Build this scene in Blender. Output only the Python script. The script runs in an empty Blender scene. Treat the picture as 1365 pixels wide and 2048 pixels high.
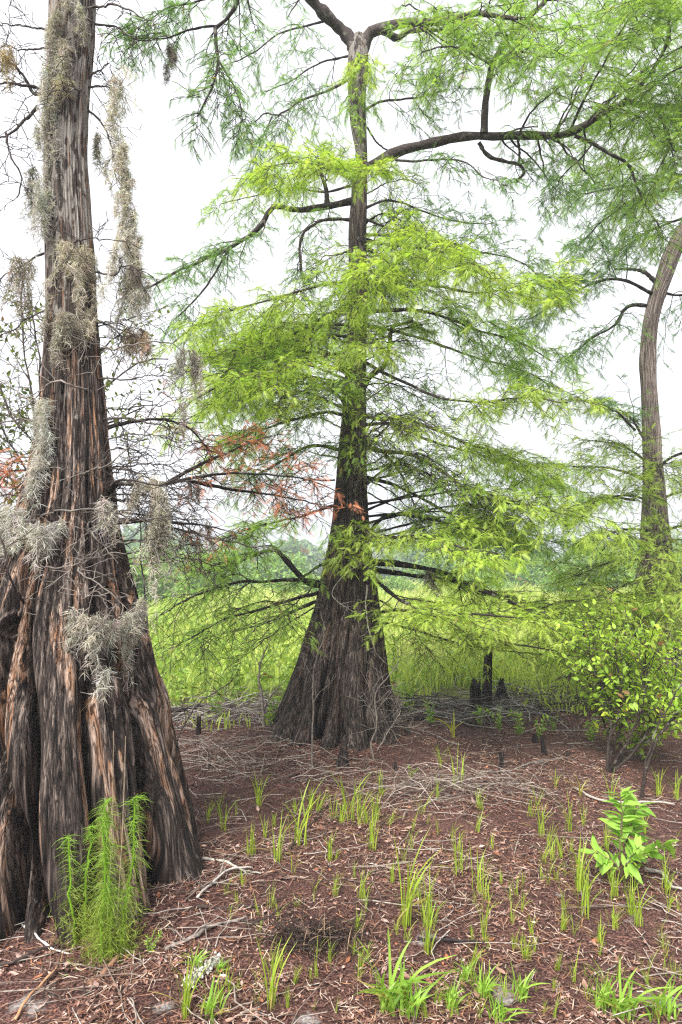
import bpy, math
import numpy as np
from mathutils import Vector

rng = np.random.default_rng(11)
R = math.radians
sc = bpy.context.scene
COL = sc.collection

# ------------------------------------------------------------------ camera
PITCH = math.atan(106 / 1365)
CAMZ = 1.6
cam_d = bpy.data.cameras.new("camera")
cam_d.sensor_fit = 'VERTICAL'
cam_d.sensor_height = 36
cam_d.lens = 24
cam_d.clip_start = 0.05
cam_d.clip_end = 2000
cam = bpy.data.objects.new("camera", cam_d)
cam.location = (0, 0, CAMZ)
cam.rotation_euler = (R(90) + PITCH, 0, 0)
COL.objects.link(cam)
sc.camera = cam

# ------------------------------------------------------------------ world, sun, exposure
SUN_EL, SUN_ROT = 50, 205          # degrees; soft sun behind the cloud, behind and left of the camera
w = bpy.data.worlds.new("World")
sc.world = w
w.use_nodes = True
nt = w.node_tree
nt.nodes.clear()
out = nt.nodes.new("ShaderNodeOutputWorld")
bg = nt.nodes.new("ShaderNodeBackground")
sky = nt.nodes.new("ShaderNodeTexSky")
sky.sky_type = 'NISHITA'
sky.sun_disc = False
sky.sun_elevation = R(SUN_EL)
sky.sun_rotation = R(SUN_ROT)
sky.dust_density = 4
sky.air_density = 1.0
tc = nt.nodes.new("ShaderNodeTexCoord")
mp = nt.nodes.new("ShaderNodeMapping")
mp.inputs['Scale'].default_value = (1, 1, 2.2)
nz = nt.nodes.new("ShaderNodeTexNoise")
nz.inputs['Scale'].default_value = 1.6
nz.inputs['Detail'].default_value = 5
rp = nt.nodes.new("ShaderNodeValToRGB")
rp.color_ramp.elements[0].position = .3
rp.color_ramp.elements[0].color = (3.45, 3.5, 3.62, 1)
rp.color_ramp.elements[1].position = .72
rp.color_ramp.elements[1].color = (4.3, 4.3, 4.4, 1)
mx = nt.nodes.new("ShaderNodeMix")
mx.data_type = 'RGBA'
mx.inputs[0].default_value = 0.93   # nearly closed cloud deck over the blue sky
L = nt.links.new
L(tc.outputs['Generated'], mp.inputs[0])
L(mp.outputs[0], nz.inputs['Vector'])
L(nz.outputs['Fac'], rp.inputs[0])
L(sky.outputs[0], mx.inputs[6])
L(rp.outputs[0], mx.inputs[7])
L(mx.outputs[2], bg.inputs['Color'])
bg.inputs['Strength'].default_value = 0.055
L(bg.outputs[0], out.inputs['Surface'])

sd = bpy.data.lights.new("sun", 'SUN')
sd.energy = 1.5
sd.angle = R(28)
sd.color = (1, .96, .9)
sun = bpy.data.objects.new("sun", sd)
_el, _az = R(SUN_EL), R(SUN_ROT)
_dir = Vector((math.sin(_az) * math.cos(_el), math.cos(_az) * math.cos(_el), math.sin(_el)))
sun.rotation_euler = (-_dir).to_track_quat('-Z', 'Y').to_euler()
COL.objects.link(sun)

sc.view_settings.view_transform = 'Standard'
sc.view_settings.look = 'None'
sc.view_settings.exposure = 2.64
sc.view_settings.gamma = 1
sc.cycles.max_bounces = 7
sc.cycles.diffuse_bounces = 4
sc.cycles.transmission_bounces = 4
sc.cycles.glossy_bounces = 2
sc.cycles.volume_bounces = 0
sc.cycles.use_denoising = False
sc.cycles.filter_width = 1.25

# ------------------------------------------------------------------ pixel rays (photo pixels 1365 x 2048) and ground
CA, SA = math.cos(PITCH), math.sin(PITCH)


def _ray(px, py):
    x, y = (px - 682.5) / 1365, (1024 - py) / 1365
    return np.array([x, CA - y * SA, SA + y * CA])


def at(px, py, Y):
    d = _ray(px, py)
    return np.array([0, 0, CAMZ]) + d * (Y / d[1])


def pxm(py, Y):                       # metres per photo pixel at that row and depth
    return Y / _ray(682, py)[1] / 1365


def _hash(ix, iy, seed):
    n = (ix.astype(np.int64) * 374761393 + iy.astype(np.int64) * 668265263 + seed * 982451653) & 0x7fffffff
    n = ((n ^ (n >> 13)) * 1274126177) & 0x7fffffff
    return ((n ^ (n >> 16)) & 0xffff) / 65535.0


def vnoise(x, y, seed=0):
    x, y = np.asarray(x, float), np.asarray(y, float)
    ix, iy = np.floor(x), np.floor(y)
    fx, fy = x - ix, y - iy
    fx, fy = fx * fx * (3 - 2 * fx), fy * fy * (3 - 2 * fy)
    a, b = _hash(ix, iy, seed), _hash(ix + 1, iy, seed)
    c, d = _hash(ix, iy + 1, seed), _hash(ix + 1, iy + 1, seed)
    return (a * (1 - fx) + b * fx) * (1 - fy) + (c * (1 - fx) + d * fx) * fy


def fbm(x, y, seed=0, oct=4):
    s, a, t = 0, 1, 0
    for k in range(oct):
        s = s + a * vnoise(np.asarray(x) * 2 ** k, np.asarray(y) * 2 ** k, seed + k)
        t += a
        a *= .5
    return s / t


YL, YC, YR = 3.60, 6.40, 8.4


def gz(x, y):
    x, y = np.asarray(x, float), np.asarray(y, float)
    z = .05 * (fbm(x * .9, y * .9, 3) - .5) + .035 * (fbm(x * 4, y * 4, 5) - .5)
    z = z + .07 * np.exp(-((x + .72) ** 2 + (y - YL) ** 2) / .7) + .10 * np.exp(-((x - 0) ** 2 + (y - YC) ** 2) / 1.0)
    return z + np.clip((y - 12) / 60, 0, 1) * -.2


def G(px, py):
    d = _ray(px, py)
    z = 0.
    for _ in range(4):
        p = np.array([0, 0, CAMZ]) + d * ((z - CAMZ) / d[2])
        z = float(gz(p[0], p[1]))
    return np.array([p[0], p[1], z])


# ------------------------------------------------------------------ mesh helpers
def nrm(v):
    return v / np.maximum(np.linalg.norm(v, axis=-1, keepdims=True), 1e-9)


class MB:
    def __init__(s):
        s.V, s.F, s.C, s.n = [], {3: [], 4: []}, [], 0

    def add(s, V, F, C=(1, 1, 1)):
        V = np.asarray(V, float).reshape(-1, 3)
        F = np.asarray(F, np.int64)
        C = np.asarray(C, float)
        if C.ndim == 1:
            C = np.tile(C, (len(V), 1))
        s.V.append(V)
        s.C.append(C)
        s.F[F.shape[1]].append(F + s.n)
        s.n += len(V)

    def empty(s):
        return s.n == 0

    def build(s, name, mat, parent=None, base=None, smooth=True):
        me = bpy.data.meshes.new(name)
        V = np.concatenate(s.V)
        C = np.concatenate(s.C)
        if parent is not None:
            base = np.array(root_loc(parent))
        if base is None:
            base = np.zeros(3)
        V = V - base
        loops, starts, k = [], [], 0
        for m in (3, 4):
            if s.F[m]:
                f = np.concatenate(s.F[m])
                loops.append(f.ravel())
                starts.append(k + np.arange(len(f)) * m)
                k += f.size
        loops, starts = np.concatenate(loops), np.concatenate(starts)
        me.vertices.add(len(V))
        me.vertices.foreach_set('co', V.astype(np.float32).ravel())
        me.loops.add(len(loops))
        me.loops.foreach_set('vertex_index', loops.astype(np.int32))
        me.polygons.add(len(starts))
        me.polygons.foreach_set('loop_start', starts.astype(np.int32))
        me.update(calc_edges=True)
        if smooth:
            me.polygons.foreach_set('use_smooth', np.ones(len(starts), bool))
        at_ = me.color_attributes.new('Col', 'FLOAT_COLOR', 'POINT')
        at_.data.foreach_set('color', np.c_[C, np.ones(len(C))].astype(np.float32).ravel())
        me.materials.append(mat)
        o = bpy.data.objects.new(name, me)
        COL.objects.link(o)
        if parent is not None:
            o.parent = parent
        else:
            o.location = base
        return o


def root_loc(o):
    while o.parent:
        o = o.parent
    return o.location


def tag(o, label, cat, group=None):
    o['label'], o['category'] = label, cat
    if group:
        o['group'] = group
    return o


def thing(name, label, cat, loc, group=None):
    o = bpy.data.objects.new(name, None)
    o.empty_display_size = .2
    COL.objects.link(o)
    o.location = [float(v) for v in loc]
    return tag(o, label, cat, group)


def crom(P, n):
    P = np.asarray(P, float)
    Q = np.vstack([2 * P[0] - P[1], P, 2 * P[-1] - P[-2]])
    seg = np.linalg.norm(np.diff(P, axis=0), axis=1)
    s = np.r_[0, np.cumsum(seg)]
    t = np.linspace(0, s[-1], n)
    i = np.clip(np.searchsorted(s, t, side='right') - 1, 0, len(P) - 2)
    u = ((t - s[i]) / np.maximum(seg[i], 1e-9))[:, None]
    a, b, c, d = Q[i], Q[i + 1], Q[i + 2], Q[i + 3]
    return .5 * (2 * b + (c - a) * u + (2 * a - 5 * b + 4 * c - d) * u ** 2 + (3 * b - a - 3 * c + d) * u ** 3)


def tubes(mb, P, rad, sides=3, C=(1, 1, 1)):
    P = np.asarray(P, float)
    if P.ndim == 2:
        P = P[None]
    rad = np.broadcast_to(np.asarray(rad, float), P.shape[:2])
    T, n, _ = P.shape
    tan = nrm(np.gradient(P, axis=1))
    mean = nrm(P[:, -1] - P[:, 0])
    ref = np.where(np.abs(mean[:, 2:3]) > .75, np.array([[1., .13, 0]]), np.array([[0, .1, 1.]]))[:, None, :]
    u = nrm(np.cross(tan, np.broadcast_to(ref, tan.shape)))
    v = np.cross(tan, u)
    a = np.arange(sides) * 2 * np.pi / sides
    ring = P[:, :, None, :] + rad[:, :, None, None] * (np.cos(a)[:, None] * u[:, :, None, :] + np.sin(a)[:, None] * v[:, :, None, :])
    idx = np.arange(T * n * sides).reshape(T, n, sides)
    nx = np.roll(idx, -1, axis=2)
    F = np.stack([idx[:, :-1], nx[:, :-1], nx[:, 1:], idx[:, 1:]], -1).reshape(-1, 4)
    C = np.asarray(C, float)
    if C.ndim == 2:
        C = np.repeat(C, n * sides, axis=0)
    mb.add(ring, F, C)


def ribbons(mb, P, wid, C=(1, 1, 1), side=None):
    P = np.asarray(P, float)
    T, n, _ = P.shape
    wid = np.broadcast_to(np.asarray(wid, float), (T, n))
    tan = nrm(np.gradient(P, axis=1))
    if side is None:
        side = rng.normal(size=(T, 3))
    s = nrm(np.cross(tan, side[:, None, :]))
    V = np.stack([P - s * wid[..., None] / 2, P + s * wid[..., None] / 2], 2)
    idx = np.arange(T * n * 2).reshape(T, n, 2)
    F = np.stack([idx[:, :-1, 0], idx[:, :-1, 1], idx[:, 1:, 1], idx[:, 1:, 0]], -1).reshape(-1, 4)
    C = np.asarray(C, float)
    if C.ndim == 2:
        C = np.repeat(C, n * 2, axis=0)
    mb.add(V, F, C)


def pathpt(P, i, t):
    n = P.shape[1]
    f = np.clip(t, 0, .9999) * (n - 1)
    k = f.astype(int)
    u = (f - k)[:, None]
    a, b = P[i, k], P[i, k + 1]
    return a * (1 - u) + b * u, nrm(b - a)


def wiggle(n, amp, T=1):
    w_ = np.cumsum(rng.normal(size=(T, n, 3)), axis=1)
    w_ -= w_[:, :1]
    return w_ * amp / math.sqrt(n)


# ------------------------------------------------------------------ materials
def mat_new(name):
    m = bpy.data.materials.new(name)
    m.use_nodes = True
    t = m.node_tree
    t.nodes.clear()
    return m, t, t.nodes.new("ShaderNodeOutputMaterial")


def N(t, kind, **kw):
    n = t.nodes.new("ShaderNode" + kind)
    for k, v in kw.items():
        if k.startswith('_'):
            setattr(n, k[1:], v)
        else:
            n.inputs[k.replace('_', ' ')].default_value = v
    return n


def ramp(t, pts, src):
    r = t.nodes.new("ShaderNodeValToRGB")
    e = r.color_ramp.elements
    while len(e) < len(pts):
        e.new(.5)
    for k, (p, c) in enumerate(pts):
        e[k].position = p
        e[k].color = (*c, 1)
    t.links.new(src, r.inputs[0])
    return r.outputs[0]


def mixc(t, f, a, b, mode='MIX'):
    m = t.nodes.new("ShaderNodeMix")
    m.data_type = 'RGBA'
    m.blend_type = mode
    for sock, v in ((0, f), (6, a), (7, b)):
        if isinstance(v, (int, float)):
            m.inputs[sock].default_value = v
        elif isinstance(v, tuple):
            m.inputs[sock].default_value = (*v, 1)
        else:
            t.links.new(v, m.inputs[sock])
    return m.outputs[2]


def leaf_mat(name, tint=(1, 1, 1), trans=.42, rough=.45, spec=.35):
    m, t, o = mat_new(name)
    a = N(t, "Attribute", _attribute_name='Col')
    c = mixc(t, 1.0, a.outputs['Color'], tint, 'MULTIPLY')
    p = N(t, "BsdfPrincipled", Roughness=rough)
    p.inputs['Specular IOR Level'].default_value = spec
    tr = N(t, "BsdfTranslucent")
    mx_ = N(t, "MixShader", Fac=trans)
    ct = mixc(t, 1.0, c, (1.15, 1.2, .6), 'MULTIPLY')
    t.links.new(c, p.inputs['Base Color'])
    t.links.new(ct, tr.inputs['Color'])
    t.links.new(p.outputs[0], mx_.inputs[1])
    t.links.new(tr.outputs[0], mx_.inputs[2])
    t.links.new(mx_.outputs[0], o.inputs[0])
    return m


def plain_mat(name, rough=.85, spec=.2, lich=False):
    m, t, o = mat_new(name)
    a = N(t, "Attribute", _attribute_name='Col')
    tcn = N(t, "TexCoord")
    n1 = N(t, "TexNoise", Scale=45., Detail=3.)
    t.links.new(tcn.outputs['Object'], n1.inputs['Vector'])
    k = ramp(t, [(.3, (.55, .55, .55)), (.7, (1.35, 1.35, 1.35))], n1.outputs['Fac'])
    c = mixc(t, 1.0, a.outputs['Color'], k, 'MULTIPLY')
    if lich:
        n2 = N(t, "TexNoise", Scale=13., Detail=4.)
        t.links.new(tcn.outputs['Object'], n2.inputs['Vector'])
        lb_ = N(t, "RGBToBW")
        t.links.new(ramp(t, [(.58, (0, 0, 0)), (.66, (.7, .7, .7))], n2.outputs['Fac']), lb_.inputs[0])
        c = mixc(t, lb_.outputs[0], c, (.20, .19, .165))
    p = N(t, "BsdfPrincipled", Roughness=rough)
    p.inputs['Specular IOR Level'].default_value = spec
    t.links.new(c, p.inputs['Base Color'])
    t.links.new(p.outputs[0], o.inputs[0])
    return m


def bark_mat(name, dark, mid, light, peel, peel_amt=.5, peel2=(.3, .17, .09), wet=None, fx=38, fz=1.6, lichen=0):
    m, t, o = mat_new(name)
    tcn = N(t, "Attribute", _attribute_name='Col')      # bark coordinates stored on the mesh: round the stem, and height
    def noise(sx, sz, det=4., dist=0., off=0.):
        mpn = N(t, "Mapping")
        mpn.inputs['Scale'].default_value = (sx, sx, sz)
        mpn.inputs['Location'].default_value = (off, off, off)
        n = N(t, "TexNoise", Scale=1., Detail=det, Distortion=dist)
        t.links.new(tcn.outputs['Vector'], mpn.inputs[0])
        t.links.new(mpn.outputs[0], n.inputs['Vector'])
        return n.outputs['Fac']
    fib = noise(fx, fz, 6., .8)
    crk = noise(fx * .8, fz * .45, 3., 1.2, 5.1)
    lic = noise(16., 9., 4., .5, 9.3)
    fine = noise(fx * 3.2, fz * 3, 4.)
    big = noise(24., .30, 5., .35, 3.3)
    patch = noise(2.2, 1.3, 3., 0, 7.7)
    c = ramp(t, [(.30, dark), (.50, mid), (.72, light)], fib)
    pk = ramp(t, [(.60 - .06 * peel_amt, (0, 0, 0)), (.63 - .055 * peel_amt, (1, 1, 1))], big)
    pc = mixc(t, ramp(t, [(.42, (0, 0, 0)), (.6, (1, 1, 1))], fib), peel2, peel)
    bw = N(t, "RGBToBW")
    t.links.new(pk, bw.inputs[0])
    mu = N(t, "Math", _operation='MULTIPLY')
    mu.inputs[1].default_value = .75
    t.links.new(bw.outputs[0], mu.inputs[0])
    c = mixc(t, mu.outputs[0], c, pc)
    c = mixc(t, .6, c, ramp(t, [(.35, (.55, .52, .5)), (.65, (1.4, 1.38, 1.35))], patch), 'MULTIPLY')
    c = mixc(t, .55, c, ramp(t, [(.3, (.45, .45, .45)), (.7, (1.5, 1.5, 1.5))], fine), 'MULTIPLY')
    c = mixc(t, 1.0, c, ramp(t, [(.42, (1, 1, 1)), (.485, (.16, .14, .13)), (.515, (.16, .14, .13)), (.58, (1, 1, 1))], crk), 'MULTIPLY')
    if lichen:
        sz = N(t, "SeparateXYZ")
        t.links.new(tcn.outputs['Vector'], sz.inputs[0])
        la = N(t, "MapRange")
        la.inputs[1].default_value, la.inputs[2].default_value = lichen, lichen + 1.6
        la.inputs[3].default_value, la.inputs[4].default_value = -.16, .10
        t.links.new(sz.outputs['Z'], la.inputs[0])
        ls = N(t, "Math", _operation='ADD')
        t.links.new(lic, ls.inputs[0])
        t.links.new(la.outputs[0], ls.inputs[1])
        lf = ramp(t, [(.54, (0, 0, 0)), (.62, (.85, .85, .85))], ls.outputs[0])
        lb_ = N(t, "RGBToBW")
        t.links.new(lf, lb_.inputs[0])
        c = mixc(t, lb_.outputs[0], c, ramp(t, [(.3, (.16, .145, .125)), (.7, (.46, .43, .39))], fine))
    if wet:
        sx = N(t, "SeparateXYZ")
        t.links.new(tcn.outputs['Vector'], sx.inputs[0])
        ad = N(t, "Math", _operation='MULTIPLY_ADD')
        ad.inputs[1].default_value = -.9
        t.links.new(patch, ad.inputs[0])
        t.links.new(sx.outputs['Z'], ad.inputs[2])
        wm = N(t, "MapRange")
        wm.inputs[1].default_value = wet - .9
        wm.inputs[2].default_value = wet
        t.links.new(ad.outputs[0], wm.inputs[0])
        c = mixc(t, 1.0, c, ramp(t, [(0, (.5, .48, .48)), (1, (1, 1, 1))], wm.outputs[0]), 'MULTIPLY')
    p = N(t, "BsdfPrincipled", Roughness=.8)
    p.inputs['Specular IOR Level'].default_value = .3
    h = N(t, "Math", _operation='MULTIPLY_ADD')
    h.inputs[1].default_value = .5
    t.links.new(fine, h.inputs[0])
    t.links.new(fib, h.inputs[2])
    b = N(t, "Bump", Strength=1., Distance=.018)
    t.links.new(h.outputs[0], b.inputs['Height'])
    t.links.new(b.outputs[0], p.inputs['Normal'])
    t.links.new(c, p.inputs['Base Color'])
    t.links.new(p.outputs[0], o.inputs[0])
    return m


M_BARK_OLD = bark_mat("bark_old_cypress", (.012, .008, .007), (.072, .053, .045), (.36, .30, .265), (.60, .46, .38), .85, (.42, .23, .13), wet=.85, fx=85, fz=1.7, lichen=1.9)
M_BARK_MID = bark_mat("bark_cypress", (.014, .010, .009), (.085, .066, .056), (.33, .28, .25), (.25, .19, .16), .2, (.16, .09, .06), wet=.7, fx=85, fz=2.0, lichen=4.3)
M_BARK_PALE = bark_mat("bark_pale_cypress", (.075, .055, .047), (.33, .27, .24), (.60, .54, .50), (.5, .42, .38), .4, (.3, .2, .16), fx=52, fz=2.6)
M_WOOD = plain_mat("branch_bark", lich=True)
M_NEEDLE = leaf_mat("cypress_needles")
M_LEAF = leaf_mat("broad_leaves", rough=.45, spec=.35)
M_GRASS = leaf_mat("grass_blades", trans=.48)
M_RUST = leaf_mat("rust_needles", trans=.3, rough=.8, spec=.1)
M_MOSS = leaf_mat("hanging_moss", trans=.25, rough=.95, spec=.05)
M_LITTER = plain_mat("leaf_litter", .8, .25)

# ------------------------------------------------------------------ ground
m, t, o_ = mat_new("forest_floor")
tcn = N(t, "TexCoord")
def gn(scale, det=5., dist=0.):
    n = N(t, "TexNoise", Scale=scale, Detail=det, Distortion=dist)
    t.links.new(tcn.outputs['Object'], n.inputs['Vector'])
    return n.outputs['Fac']
n_f, n_m, n_l = gn(110., 6.), gn(14., 5., .6), gn(1.3, 4.)
c = ramp(t, [(.32, (.013, .007, .0065)), (.5, (.060, .031, .028)), (.68, (.19, .115, .10))], n_f)
c = mixc(t, .6, c, ramp(t, [(.32, (.5, .42, .4)), (.7, (1.5, 1.3, 1.2))], n_m), 'MULTIPLY')
c = mixc(t, .5, c, ramp(t, [(.35, (.62, .55, .55)), (.65, (1.3, 1.25, 1.2))], n_l), 'MULTIPLY')
SANDS = [(*G(px, py)[:2], r) for px, py, r in ((845, 1885, .20), (1275, 1838, .17), (1335, 2005, .26), (1015, 1985, .20), (60, 2005, .22), (610, 2035, .16), (1120, 1790, .08), (330, 2010, .14))]
mn = None
for sx_, sy_, r in SANDS:
    vd = N(t, "VectorMath", _operation='DISTANCE')
    vd.inputs[1].default_value = (sx_, sy_, 0)
    t.links.new(tcn.outputs['Object'], vd.inputs[0])
    dv = N(t, "Math", _operation='DIVIDE')
    dv.inputs[1].default_value = r
    t.links.new(vd.outputs['Value'], dv.inputs[0])
    if mn is None:
        mn = dv.outputs[0]
    else:
        m2 = N(t, "Math", _operation='MINIMUM')
        t.links.new(mn, m2.inputs[0])
        t.links.new(dv.outputs[0], m2.inputs[1])
        mn = m2.outputs[0]
ad = N(t, "Math", _operation='MULTIPLY_ADD')
ad.inputs[1].default_value = 1.1
t.links.new(n_m, ad.inputs[0])
t.links.new(mn, ad.inputs[2])
sand = ramp(t, [(.55, (1, 1, 1)), (.85, (0, 0, 0))], ad.outputs[0])
sandc = ramp(t, [(.3, (.17, .15, .145)), (.7, (.40, .37, .36))], n_f)
bw = N(t, "RGBToBW")
t.links.new(sand, bw.inputs[0])
c = mixc(t, bw.outputs[0], c, sandc)
sep = N(t, "SeparateXYZ")
t.links.new(tcn.outputs['Object'], sep.inputs[0])
a2 = N(t, "Math", _operation='MULTIPLY_ADD')
a2.inputs[1].default_value = 2.2
t.links.new(n_l, a2.inputs[0])
t.links.new(sep.outputs['Y'], a2.inputs[2])
mr = N(t, "MapRange")
mr.inputs[1].default_value, mr.inputs[2].default_value = 8.6, 10.6
t.links.new(a2.outputs[0], mr.inputs[0])
c = mixc(t, mr.outputs[0], c, ramp(t, [(.3, (.07, .12, .018)), (.7, (.19, .27, .04))], n_l))
p = N(t, "BsdfPrincipled", Roughness=.9)
p.inputs['Specular IOR Level'].default_value = .2
bmp = N(t, "Bump", Strength=1., Distance=.02)
hh = N(t, "Math", _operation='MULTIPLY_ADD')
hh.inputs[1].default_value = .35
t.links.new(n_f, hh.inputs[0])
t.links.new(n_m, hh.inputs[2])
t.links.new(hh.outputs[0], bmp.inputs['Height'])
t.links.new(bmp.outputs[0], p.inputs['Normal'])
t.links.new(c, p.inputs['Base Color'])
t.links.new(p.outputs[0], o_.inputs[0])
M_GROUND = m

gx = np.concatenate([-np.geomspace(500, 5, 30), np.linspace(-4.9, 4.9, 200), np.geomspace(5, 500, 30)])
gy = np.concatenate([-np.geomspace(60, 1, 12), np.linspace(-.8, 10, 220), np.geomspace(10.2, 700, 60)])
X, Yg = np.meshgrid(gx, gy)
mb = MB()
V = np.stack([X, Yg, gz(X, Yg)], -1)
ny, nx = X.shape
idx = np.arange(nx * ny).reshape(ny, nx)
mb.add(V, np.stack([idx[:-1, :-1], idx[:-1, 1:], idx[1:, 1:], idx[1:, :-1]], -1).reshape(-1, 4))
g = mb.build("ground", M_GROUND)
g['kind'] = 'structure'


# ------------------------------------------------------------------ trunks
def trunk_profile(rows, Y):
    z, x, r = [], [], []
    for py, xl, xr in rows:
        p_ = at((xl + xr) / 2, py, Y)
        z.append(p_[2]); x.append(p_[0]); r.append((xr - xl) / 2 * pxm(py, Y))
    i = np.argsort(z)
    z, x, r = np.array(z)[i], np.array(x)[i], np.array(r)[i]
    k = np.ones(9) / 9
    zz = np.linspace(z[0], z[-1], 300)
    def sm(v):
        v = np.interp(zz, z, v)
        return np.convolve(np.pad(v, 4, mode='edge'), k, 'valid')
    return zz, sm(x), sm(r)


def make_trunk(rows, Y, root, mat, grooves, gdepth, gfall, na, nz_, ridge, seed, foot=.12, ylean=0., hollows=(), grow=0.):
    zz, xx, rr = trunk_profile(rows, Y)
    z0, z1 = zz[0], zz[-1]
    s = np.linspace(0, 1, nz_)
    z = z0 + (z1 - z0) * (s ** 1.15)
    x, r = np.interp(z, zz, xx), np.interp(z, zz, rr)
    th = np.linspace(0, 2 * np.pi, na, endpoint=False)
    TH, Z = np.meshgrid(th, z)
    rg = np.random.default_rng(seed)
    fall = np.exp(-np.clip(Z, 0, 9) / gfall)
    g_ = np.zeros_like(TH)
    base = 2 * np.pi * (np.arange(grooves) + rg.uniform(-.3, .3, grooves)) / grooves
    for k in range(grooves):
        wv = .12 * np.sin(Z * rg.uniform(1, 2.2) + rg.uniform(0, 6)) + .05 * np.sin(Z * 6 + rg.uniform(0, 6))
        d = np.abs((TH - base[k] - wv + np.pi) % (2 * np.pi) - np.pi)
        wd = rg.uniform(.035, .075) * 12 / grooves
        dep = rg.uniform(.45, 1.2) * np.where(Z > rg.uniform(.8, 2.6), np.exp(-(np.clip(Z, 0, 9) - 1.) / 1.2).clip(0, 1), 1)
        g_ -= dep * (np.exp(-(d / wd) ** 2) * .75 + .5 * np.exp(-(d / (wd * 2.6)) ** 2))
    g_ = g_ * gdepth * (.22 + .78 * fall)
    lob = foot * np.exp(-np.clip(Z, -.1, 9) / .28) * (np.sin(TH * 7 + rg.uniform(0, 6)) * .5 + np.sin(TH * 11 + 2) * .5 + .3)
    circ = TH / (2 * np.pi)
    n1 = vnoise(circ * 90, Z * 2.2 + 3, seed) * .55 + vnoise(circ * 230, Z * 5.5, seed + 1) * .45
    n1s = n1 * (1 - np.clip((circ - .97) / .03, 0, 1)) + (vnoise((circ - 1) * 90, Z * 2.2 + 3, seed) * .55 + vnoise((circ - 1) * 230, Z * 5.5, seed + 1) * .45) * np.clip((circ - .97) / .03, 0, 1)
    RR = r[:, None] * (1 + g_ + lob + grow * np.exp(-np.clip(Z, 0, 9) / .8)) + ridge * (n1s - .6) * (r[:, None] / .35).clip(.3, 1.4)
    # TH=0 seam points away from the camera (+Y)
    PX = x[:, None] + RR * np.sin(TH)
    PY = Y + ylean * (Z - z0) + RR * np.cos(TH)
    for hx, hz, hr, hd in hollows:                       # knot holes pushed into the bark on the camera side
        q = np.sqrt((PX - hx) ** 2 + ((Z - hz) / 1.45) ** 2) / hr
        front = PY < Y
        PY = PY + np.where(front, hd * np.exp(-q ** 4) - .035 * np.exp(-((q - 1.25) / .25) ** 2), 0)
    V = np.stack([PX, PY, Z], -1)
    idx = np.arange(na * nz_).reshape(nz_, na)
    nxt = np.roll(idx, -1, axis=1)
    mb = MB()
    rho = .35 * np.sqrt(r / .35)[:, None] * (1 + .25 * g_)
    BC = np.stack([rho * np.sin(TH), rho * np.cos(TH), Z], -1).reshape(-1, 3)
    mb.add(V, np.stack([idx[:-1], nxt[:-1], nxt[1:], idx[1:]], -1).reshape(-1, 4), BC)
    ob = mb.build("trunk", mat, root)
    def surf(px, py, out=.02):                            # a point just in front of the bark at a photo pixel
        p_ = at(px, py, Y)
        rl, xl_ = np.interp(p_[2], zz, rr), np.interp(p_[2], zz, xx)
        for _ in range(3):
            dx = np.clip((p_[0] - xl_) / max(rl, .01), -.97, .97)
            p_ = at(px, py, Y + ylean * (p_[2] - z0) - rl * math.sqrt(1 - dx * dx) * .96 - out)
        return p_
    def axis(zq):
        return np.array([np.interp(zq, zz, xx), Y + ylean * (zq - z0), zq]), float(np.interp(zq, zz, rr))
    return ob, surf, axis


# ------------------------------------------------------------------ cypress sprays and limbs
def spray_template(npair, curve):
    V, F = [], []
    xs = np.linspace(.06, .97, npair)
    zc = lambda x: -curve * x * x
    V += [(0, -.012, 0), (0, .012, 0), (1, 0, zc(1))]
    F.append((0, 1, 2))
    for k, x in enumerate(xs):
        ln = .30 * math.sin(math.pi * min(.98, .22 + x * .72)) + .05
        for sd_ in (-1, 1):
            b = len(V)
            x2 = x + ln * .55
            V += [(x - .024, 0, zc(x)), (x + .034, 0, zc(x)), (x2, sd_ * ln * .84, zc(x2) - .05 * ln)]
            F.append((b, b + 1, b + 2))
    return np.array(V), np.array(F)


SPR = [spray_template(10, .10), spray_template(11, .28), spray_template(9, .45)]
UP = np.array([0, 0, 1.])


def add_sprays(mb, P, fwd, nor, scale, col, tmpl=None):
    which = rng.integers(0, len(SPR), len(P))
    for k, (tv, tf) in enumerate(SPR if tmpl is None else tmpl):
        q = which == k
        if tmpl is not None and len(tmpl) == 1:
            q = np.ones(len(P), bool)
        if not q.any():
            continue
        f = nrm(fwd[q])
        s = nrm(np.cross(nor[q], f))
        n = np.cross(f, s)
        sc_ = scale[q][:, None, None]
        Vv = P[q][:, None] + sc_ * (tv[None, :, 0:1] * f[:, None] + tv[None, :, 1:2] * s[:, None] + tv[None, :, 2:3] * n[:, None])
        nv = len(tv)
        Ff = tf[None] + (np.arange(q.sum()) * nv)[:, None, None]
        mb.add(Vv, Ff.reshape(-1, 3), np.repeat(col[q], nv, axis=0))


YG = ((.54, .66, .13), (.32, .49, .07))      # fresh yellow green / mid green
MG = ((.40, .57, .12), (.23, .41, .07))
CG = ((.26, .43, .13), (.14, .29, .08))       # cooler
RU = ((.60, .24, .14), (.42, .17, .10))
BARKC = np.array([.038, .030, .027])
GREYC = np.array([.20, .175, .155])


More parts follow.
